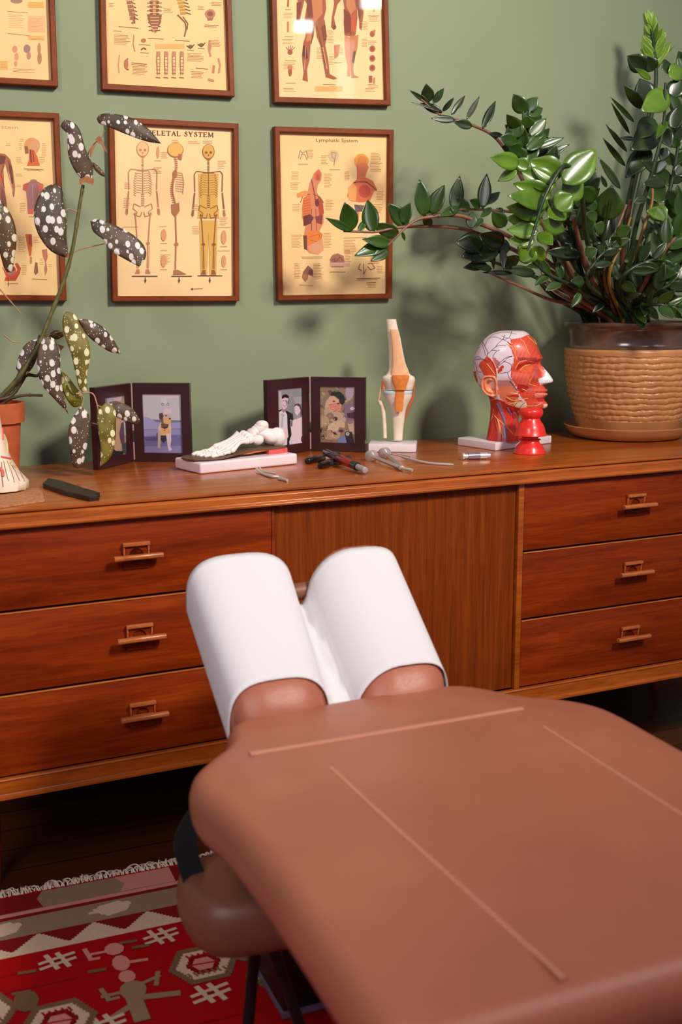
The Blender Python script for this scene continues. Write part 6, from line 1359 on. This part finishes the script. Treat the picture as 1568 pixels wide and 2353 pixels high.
for pth, sm, r_ in (([(1425,716,-0.30),(1470,560,-0.30),(1498,470,-0.29),(1500,420,-0.28)], 'stalk_ochre', 0.006), ([(1380,716,-0.30),(1390,620,-0.33),(1440,470,-0.33)], 'stalk_pink', 0.0065), ([(1460,716,-0.33),(1500,600,-0.35),(1560,440,-0.35)], 'stalk_pink', 0.0075), ([(1300,716,-0.24),(1250,640,-0.26),(1290,510,-0.2)], 'stalk_pink', 0.005), ([(1405,716,-0.33),(1400,640,-0.35),(1430,560,-0.35),(1450,500,-0.33)], 'stalk_ochre', 0.0055)):
    K0 = [ony(*q) for q in pth]; q0 = K0[0]; off = Vector((q0.x-PC.x, q0.y-PC.y, 0)); off = off*min(1.0, 0.105/max(0.001, off.length)); K0 = [Vector((PC.x+off.x, PC.y+off.y, ZT+0.268)), Vector((PC.x+off.x, PC.y+off.y, ZT+0.302))] + K0[1:]
    P = smooth_path(K0, 8); MB().tube(P, [lerp(r_, r_*0.5, i/(len(P)-1)) for i in range(len(P))], 10).build('stalk', M[sm], zz, smooth=True)

def hand_leaves(stem, mat, depth, lst, dd=0.02, sc_=0.528, ox=740, oy=0):
    """leaves with their own base and tip, all carried by one stalk"""
    m = MB()
    for bx, by, tx, ty, w in lst:
        a = ony(ox+bx*sc_, oy+by*sc_, depth+rz.uniform(-dd*0.3, dd*0.3)); b = ony(ox+tx*sc_, oy+ty*sc_, depth+rz.uniform(-dd*1.3, dd))
        tc_ = (CAMPOS-a).normalized(); nr = (tc_ + Vector((rz.uniform(-1,1), rz.uniform(-1,1), rz.uniform(-0.2,1)))*0.32).normalized()
        d = b-a; W = w*sc_*((a-CAMPOS).dot(RM @ Vector((0,0,1))))/F*1.12
        c_ = rz.uniform(-0.05, 0.14)
        nr2 = (nr - d.normalized()*nr.dot(d.normalized())).normalized()
        add_leaf(m, leaf_grid(a, (b + nr2*c_*d.length) - a, nr, d.length*1.03, W, curl=c_, fold=rz.uniform(0.05, 0.38), nu=10))
    o = m.build('leaves', M[mat], stem, smooth=True, angle=80, recalc=False); md = o.modifiers.new('thick', 'SOLIDIFY'); md.thickness = 0.0007
hand_leaves(A1, 'leaf_dark', -0.26, [(470,450,385,395,20),(465,445,455,366,50),(485,450,530,385,30),(525,490,430,450,32),(525,488,392,445,9),(525,485,575,425,20),(565,500,622,418,24),(580,522,478,515,30),(630,520,685,422,22),(655,550,575,530,36),(700,560,755,442,34),(790,590,725,583,22)])
hand_leaves(A2, 'leaf_mid', -0.223, [(130,1005,20,950,30),(130,1005,100,884,74),(225,1010,200,874,72),(335,1022,222,975,56),(160,1010,192,955,26),(375,985,290,888,66),(350,972,384,884,52),(470,985,450,936,40)])
hand_leaves(A3, 'leaf_mid', -0.252, [(300,1060,180,1042,48),(290,1062,146,1112,56),(290,1085,215,1135,48),(350,1010,362,1048,14),(445,942,425,785,64),(480,932,532,808,64),(480,935,455,878,36),(600,905,508,940,36),(650,995,655,922,46),(800,985,742,922,60),(560,945,556,898,34),(700,950,668,990,24)])
hand_leaves(A4, 'leaf_mid', -0.17, [(575,920,600,770,58),(640,922,588,858,42),(700,908,718,760,54),(708,892,774,836,38),(690,905,645,872,42),(740,905,690,945,26),(785,905,760,950,40)])
hand_leaves(A7, 'leaf_dark', -0.256, [(700,1062,585,1055,84),(770,1080,610,1120,92),(790,1062,690,1020,76),(720,1150,618,1165,38),(700,1135,640,1100,50),(820,1085,740,1060,60),(850,1150,800,1120,60)])
hand_leaves(A8, 'leaf_dark', -0.256, [(745,1090,748,1172,18),(788,1078,792,1172,28),(830,1190,702,1186,20),(930,1192,800,1170,44),(740,1170,660,1160,30)])
hand_leaves(A6, 'leaf_mid', -0.34, [(885,492,835,412,62),(895,482,938,424,54),(900,502,960,472,42),(870,525,800,580,50),(890,562,888,506,66),(905,590,975,518,56),(860,562,806,500,50),(850,622,778,598,60),(850,602,846,520,60),(870,664,815,640,66),(890,652,975,584,56),(940,642,1052,600,34),(900,702,930,618,60),(960,692,1076,630,30),(1000,712,1018,636,54),(870,640,880,560,70),(930,600,960,560,50),(880,700,845,640,60)])
hand_leaves(A12, 'leaf_dark', -0.29, [(900,640,985,600,60),(880,600,800,545,60),(900,540,950,500,50),(930,690,990,650,50),(860,650,785,640,50)])
hand_leaves(A5, 'leaf_light', -0.47, [(860,712,738,686,66),(850,742,768,788,46),(1050,800,1190,655,124),(1045,850,1135,790,104),(1015,905,1092,850,92),(985,945,1062,925,80),(1040,770,905,700,104),(1020,812,862,742,88),(1000,856,838,800,80),(985,890,815,852,78),(970,930,808,902,76),(955,968,806,950,74),(942,1005,810,1000,70),(928,1045,816,1044,64),(915,1072,868,1140,84),(922,1072,965,1135,56),(962,962,1056,1005,70),(945,1012,1003,1064,60),(900,730,840,700,56)], 0.03)
hand_leaves(A11, 'leaf_mid', -0.38, [(1190,872,1128,818,66),(1240,960,1262,812,112),(1200,905,1138,880,50),(1230,1002,1188,980,54),(1280,1022,1345,990,54),(1150,1112,1198,1085,56),(1200,950,1150,930,44),(1270,1060,1300,1030,50)])
hand_leaves(A12, 'leaf_dark', -0.3, [(1130,1112,978,1095,56),(1080,960,1112,920,22),(1090,1100,1040,1075,40)])
hand_leaves(A9, 'leaf_dark', -0.25, [(1360,532,1260,426,18),(1340,582,1262,450,18),(1330,662,1238,543,20),(1322,724,1226,604,22),(1300,822,1207,688,30),(1240,815,1216,764,18),(1360,605,1300,600,18),(1400,474,1318,375,44),(1420,446,1385,345,84),(1455,565,1345,650,104),(1430,645,1325,770,84),(1410,300,1332,245,72),(1440,310,1415,246,60),(1450,520,1370,600,80)])
hand_leaves(A10, 'leaf_dark', -0.36, [(1520,420,1568,350,76),(1480,300,1524,285,60),(1530,562,1552,465,74),(1500,642,1478,700,48),(1540,602,1600,560,70),(1500,702,1430,760,46),(1560,702,1590,780,60),(1500,790,1400,800,50),(1412,862,1358,882,34),(1560,900,1500,830,60),(1480,560,1520,640,56),(1540,760,1590,720,60),(1450,740,1395,700,40)])
hand_leaves(A10, 'leaf_light', -0.37, [(1512,410,1392,482,96),(1502,528,1458,604,36),(1432,345,1366,298,26),(1500,942,1416,918,56),(1568,1000,1478,1000,56),(1450,900,1500,960,60),(1510,330,1568,300,70)])
# ------------------------------------------------------------------ spotted begonia
def spotted(name, base, base2, spot, rough=0.55):
    m, nt, b = new_mat(name); L = nt.links; tc = nt.nodes.new('ShaderNodeTexCoord'); mp = nt.nodes.new('ShaderNodeMapping'); mp.inputs['Scale'].default_value = (1.0, 1.0, 0.72)
    L.new(tc.outputs['Object'], mp.inputs['Vector'])
    def vor(scale, r0_, r1_, seedoff):
        ad = nt.nodes.new('ShaderNodeVectorMath'); ad.operation = 'ADD'; ad.inputs[1].default_value = (seedoff, seedoff*0.7, seedoff*1.3); L.new(mp.outputs['Vector'], ad.inputs[0])
        v = nt.nodes.new('ShaderNodeTexVoronoi'); v.voronoi_dimensions = '3D'; v.inputs['Scale'].default_value = scale; v.inputs['Randomness'].default_value = 0.75; L.new(ad.outputs[0], v.inputs['Vector'])
        r = nt.nodes.new('ShaderNodeValToRGB'); r.color_ramp.elements[0].position = r0_; r.color_ramp.elements[0].color = (1,1,1,1); r.color_ramp.elements[1].position = r1_; r.color_ramp.elements[1].color = (0,0,0,1)
        L.new(v.outputs['Distance'], r.inputs['Fac']); return r.outputs['Color']
    a = vor(66, 0.34, 0.38, 0.0); c = vor(190, 0.14, 0.20, 3.7)
    mx = nt.nodes.new('ShaderNodeMix'); mx.data_type = 'RGBA'; mx.blend_type = 'LIGHTEN'; mx.inputs['Factor'].default_value = 1.0; L.new(a, mx.inputs['A']); L.new(c, mx.inputs['B'])
    n = nt.nodes.new('ShaderNodeTexNoise'); n.inputs['Scale'].default_value = 30; L.new(tc.outputs['Object'], n.inputs['Vector'])
    r2 = nt.nodes.new('ShaderNodeValToRGB'); r2.color_ramp.elements[0].color = lin(base); r2.color_ramp.elements[1].color = lin(base2); r2.color_ramp.elements[0].position = 0.35; r2.color_ramp.elements[1].position = 0.65; L.new(n.outputs['Fac'], r2.inputs['Fac'])
    m2 = nt.nodes.new('ShaderNodeMix'); m2.data_type = 'RGBA'; L.new(mx.outputs['Result'], m2.inputs['Factor']); L.new(r2.outputs['Color'], m2.inputs['A']); m2.inputs['B'].default_value = lin(spot)
    L.new(m2.outputs['Result'], b.inputs['Base Color']); b.inputs['Roughness'].default_value = rough
    return m
M['bego_dark'] = spotted('dark_brown_green_spotted_leaf', (70,54,38), (98,78,58), (226,220,210))
M['bego_green'] = spotted('olive_green_spotted_leaf', (98,88,18), (132,120,50), (232,224,180))
M['bego_lime'] = spotted('lime_green_spotted_leaf', (116,116,20), (134,128,44), (226,216,160))
M['bego_brown'] = spotted('brown_green_spotted_leaf', (92,54,14), (70,66,26), (222,212,186))
M['bego_stem'] = plain('olive_brown_stem', (72,56,34), 0.5, var=0.3, scale=80)
M['bego_stem_green'] = plain('green_begonia_stem', (96,92,44), 0.5, var=0.3, scale=80)
M['petiole'] = plain('pale_pink_petiole', (176,138,100), 0.5)
M['rust'] = plain('dry_rust_bract', (150,92,40), 0.6, var=0.3, scale=90)
zpot = ZT
bp0 = ony(-8, 925, -0.20); 
bg = thing('potted_begonia', (bp0.x, -0.20, ZT), 'tall cane plant with white-spotted dark leaves in a terracotta pot, at the left edge', 'potted plant')
hpot = bp0.z-ZT
MB().lathe([(0.0,0.0006),(0.036,0.0006),(0.0365,0.004),(0.0455,hpot-0.042),(0.0465,hpot-0.041),(0.0535,hpot-0.040),(0.0555,hpot-0.001),(0.0545,hpot),(0.0500,hpot),(0.0485,hpot-0.012),(0.0,hpot-0.014)], (bp0.x,-0.20,ZT), 64, cap=False).build('pot', plain('terracotta', (186,92,48), 0.7, var=0.15, scale=30), bg, smooth=True, angle=35)
def sp(px, py, y): return ony(px, py, y)
def cane(pts, r0_, r1_, mat='bego_stem', name='cane'):
    P = smooth_path([sp(*p) for p in pts], 8); n = len(P)
    R_ = [lerp(r0_, r1_, i/(n-1))*(1.0 + (0.28 if i % 9 == 0 else 0)) for i in range(n)]
    return MB().tube(P, R_, 10).build(name, M[mat], bg, smooth=True)
cane([(-6,920,-0.20),(40,870,-0.215),(85,800,-0.22),(112,735,-0.22),(145,650,-0.22),(166,575,-0.22),(181,485,-0.22),(191,425,-0.22)], 0.0048, 0.0034, 'bego_stem_green')
cane([(0,925,-0.19),(35,885,-0.18),(62,862,-0.18),(88,862,-0.18),(110,830,-0.18)], 0.0042, 0.0030)
cane([(6,928,-0.21),(30,914,-0.22),(60,908,-0.225),(98,909,-0.235)], 0.0034, 0.0026)
cane([(150,880,-0.24),(166,905,-0.26),(190,902,-0.27)], 0.0018, 0.0015)
cane([(-10,920,-0.21),(30,905,-0.2),(70,840,-0.2),(92,770,-0.2)], 0.0040, 0.0030)
cane([(175,905,-0.27),(210,903,-0.27),(222,925,-0.28),(228,960,-0.28)], 0.0016, 0.0012, 'petiole', 'petiole')
cane([(-8,918,-0.2),(-30,700,-0.2),(-50,500,-0.2)], 0.0046, 0.0032)
for pts in ([(168,580,-0.22),(190,571,-0.225),(240,560,-0.235)], [(181,488,-0.22),(160,480,-0.225),(150,484,-0.23)], [(240,300,-0.24),(236,312,-0.235),(222,325,-0.23),(206,345,-0.225),(196,380,-0.22)], [(150,590,-0.22),(158,582,-0.22)], [(104,770,-0.21),(125,765,-0.22),(150,760,-0.23)], [(178,740,-0.23),(160,750,-0.22),(130,770,-0.215)], [(186,940,-0.27),(192,915,-0.27),(180,904,-0.27)], [(200,970,-0.27),(225,975,-0.28)], [(250,928,-0.29),(235,935,-0.28),(222,930,-0.28)], [(10,770,-0.2),(30,785,-0.2),(48,787,-0.2)], [(0,665,-0.2),(22,690,-0.2),(48,720,-0.2)]):
    cane(pts, 0.0013, 0.0011, 'petiole', 'petiole')
def bego_leaf(outline, tip, y, mat, bow=0.006, tilt=0.0, foldd=0.004):
    """outline traced from the stalk end round the leaf; own distance, folded along the midrib and bowed"""
    n = len(outline); L_ = outline[0:tip+1]; R_ = [outline[0]] + outline[:tip-1:-1][::1] if False else [outline[0]] + list(reversed(outline[tip:]))
    def res(pts, k):
        P = smooth_path([(a, b, 0) for a, b in pts], 6); d = [0]
        for i in range(1, len(P)): d.append(d[-1]+(P[i]-P[i-1]).length)
        out = []; j = 0
        for i in range(k+1):
            s = d[-1]*i/k
            while j < len(d)-2 and d[j+1] < s: j += 1
            out.append(P[j].lerp(P[j+1], (s-d[j])/max(1e-6, d[j+1]-d[j])))
        return out
    K = 18; A = res(L_, K); C_ = res(R_, K)
    # midrib leans to one side as in a wing-shaped leaf
    m = MB(); W_ = 9; vs = []
    for i in range(K+1):
        t = i/K; a, c = A[i], C_[i]
        for j in range(W_):
            q = j/(W_-1); p = a.lerp(c, q)
            e = abs(q-0.5)*2; dep = y + tilt*(t-0.5) + bow*math.sin(t*math.pi)*-1 + foldd*(e**1.3) + 0.0012*math.sin(t*19+q*5)*e
            vs.append(ony(p.x, p.y, dep))
    fs_ = [(i*W_+j, i*W_+j+1, (i+1)*W_+j+1, (i+1)*W_+j) for i in range(K) for j in range(W_-1)]
    m.add(vs, fs_); o = m.build('leaf', M[mat], bg, smooth=True, angle=80, recalc=False)
    md = o.modifiers.new('thick', 'SOLIDIFY'); md.thickness = 0.0007
    rib = [vs[i*W_+W_//2]+Vector((0,-0.0006,0)) for i in range(0, K+1)]
    return o
bego_leaf([(222,272),(232,262),(258,261),(300,270),(340,295),(371,330),(340,326),(296,311),(250,292),(228,284)], 5, -0.25, 'bego_dark', tilt=-0.02)
bego_leaf([(150,274),(172,283),(186,304),(196,340),(214,382),(212,412),(188,412),(166,382),(155,345),(154,308),(138,290)], 5, -0.235, 'bego_dark', tilt=0.02)
bego_leaf([(212,372),(222,378),(238,395),(244,408),(230,402),(216,388)], 3, -0.23, 'bego_dark', bow=0.002)
bego_leaf([(152,592),(118,578),(90,543),(77,500),(84,460),(104,430),(128,422),(144,438),(146,470),(153,500),(153,545),(156,578)], 6, -0.245, 'bego_dark', bow=0.010)
bego_leaf([(208,508),(222,502),(250,512),(295,532),(330,562),(336,590),(320,613),(288,596),(252,574),(236,550),(214,532)], 6, -0.26, 'bego_dark', tilt=-0.03)
bego_leaf([(-12,440),(6,466),(28,498),(38,540),(34,590),(27,626),(12,622),(2,590),(-10,540),(-16,480)], 5, -0.235, 'bego_brown', bow=0.008)
bego_leaf([(152,716),(172,722),(186,750),(204,785),(207,822),(200,862),(201,902),(184,896),(174,860),(163,812),(147,768),(143,735)], 6, -0.265, 'bego_green', bow=0.010)
bego_leaf([(178,734),(200,734),(235,750),(262,782),(278,813),(254,809),(226,792),(198,768)], 4, -0.24, 'bego_dark', tilt=0.015)
bego_leaf([(90,777),(90,803),(79,838),(60,862),(44,866),(37,845),(46,812),(62,788)], 4, -0.21, 'bego_dark')
bego_leaf([(104,772),(124,778),(138,812),(139,858),(146,905),(157,951),(126,918),(96,884),(85,840),(90,795)], 5, -0.25, 'bego_dark', bow=0.009)
bego_leaf([(140,852),(156,864),(175,890),(190,910),(186,932),(168,935),(150,912),(141,885)], 4, -0.24, 'bego_lime')
bego_leaf([(186,934),(203,950),(206,985),(199,1030),(190,1068),(178,1077),(166,1066),(160,1022),(158,982),(172,952)], 5, -0.285, 'bego_dark', bow=0.008)
bego_leaf([(242,926),(264,938),(267,975),(265,1012),(254,1052),(230,1073),(231,1030),(225,980),(224,945)], 5, -0.30, 'bego_green', bow=0.008)
bego_leaf([(252,928),(280,926),(306,940),(323,966),(314,976),(288,968),(262,954)], 3, -0.28, 'bego_dark', tilt=-0.01)
bego_leaf([(112,768),(126,759),(142,762),(148,772),(132,780),(116,777)], 3, -0.22, 'bego_brown', bow=0.003)
for q in ([(182,412),(200,404),(217,412),(214,425),(196,418),(184,424)], [(218,320),(228,312),(236,322),(240,332),(228,330)], [(206,345),(212,336),(222,330),(216,342),(208,362)], [(232,330),(240,334),(248,352),(241,346)], [(150,584),(160,580),(158,592),(140,590)], [(132,790),(148,796),(140,806)]):
    c = [ony(x, y, -0.24) for x, y in q]; m = MB(); m.prism(c, (0, 0.0012, 0)); m.build('bract', M['rust'], bg)
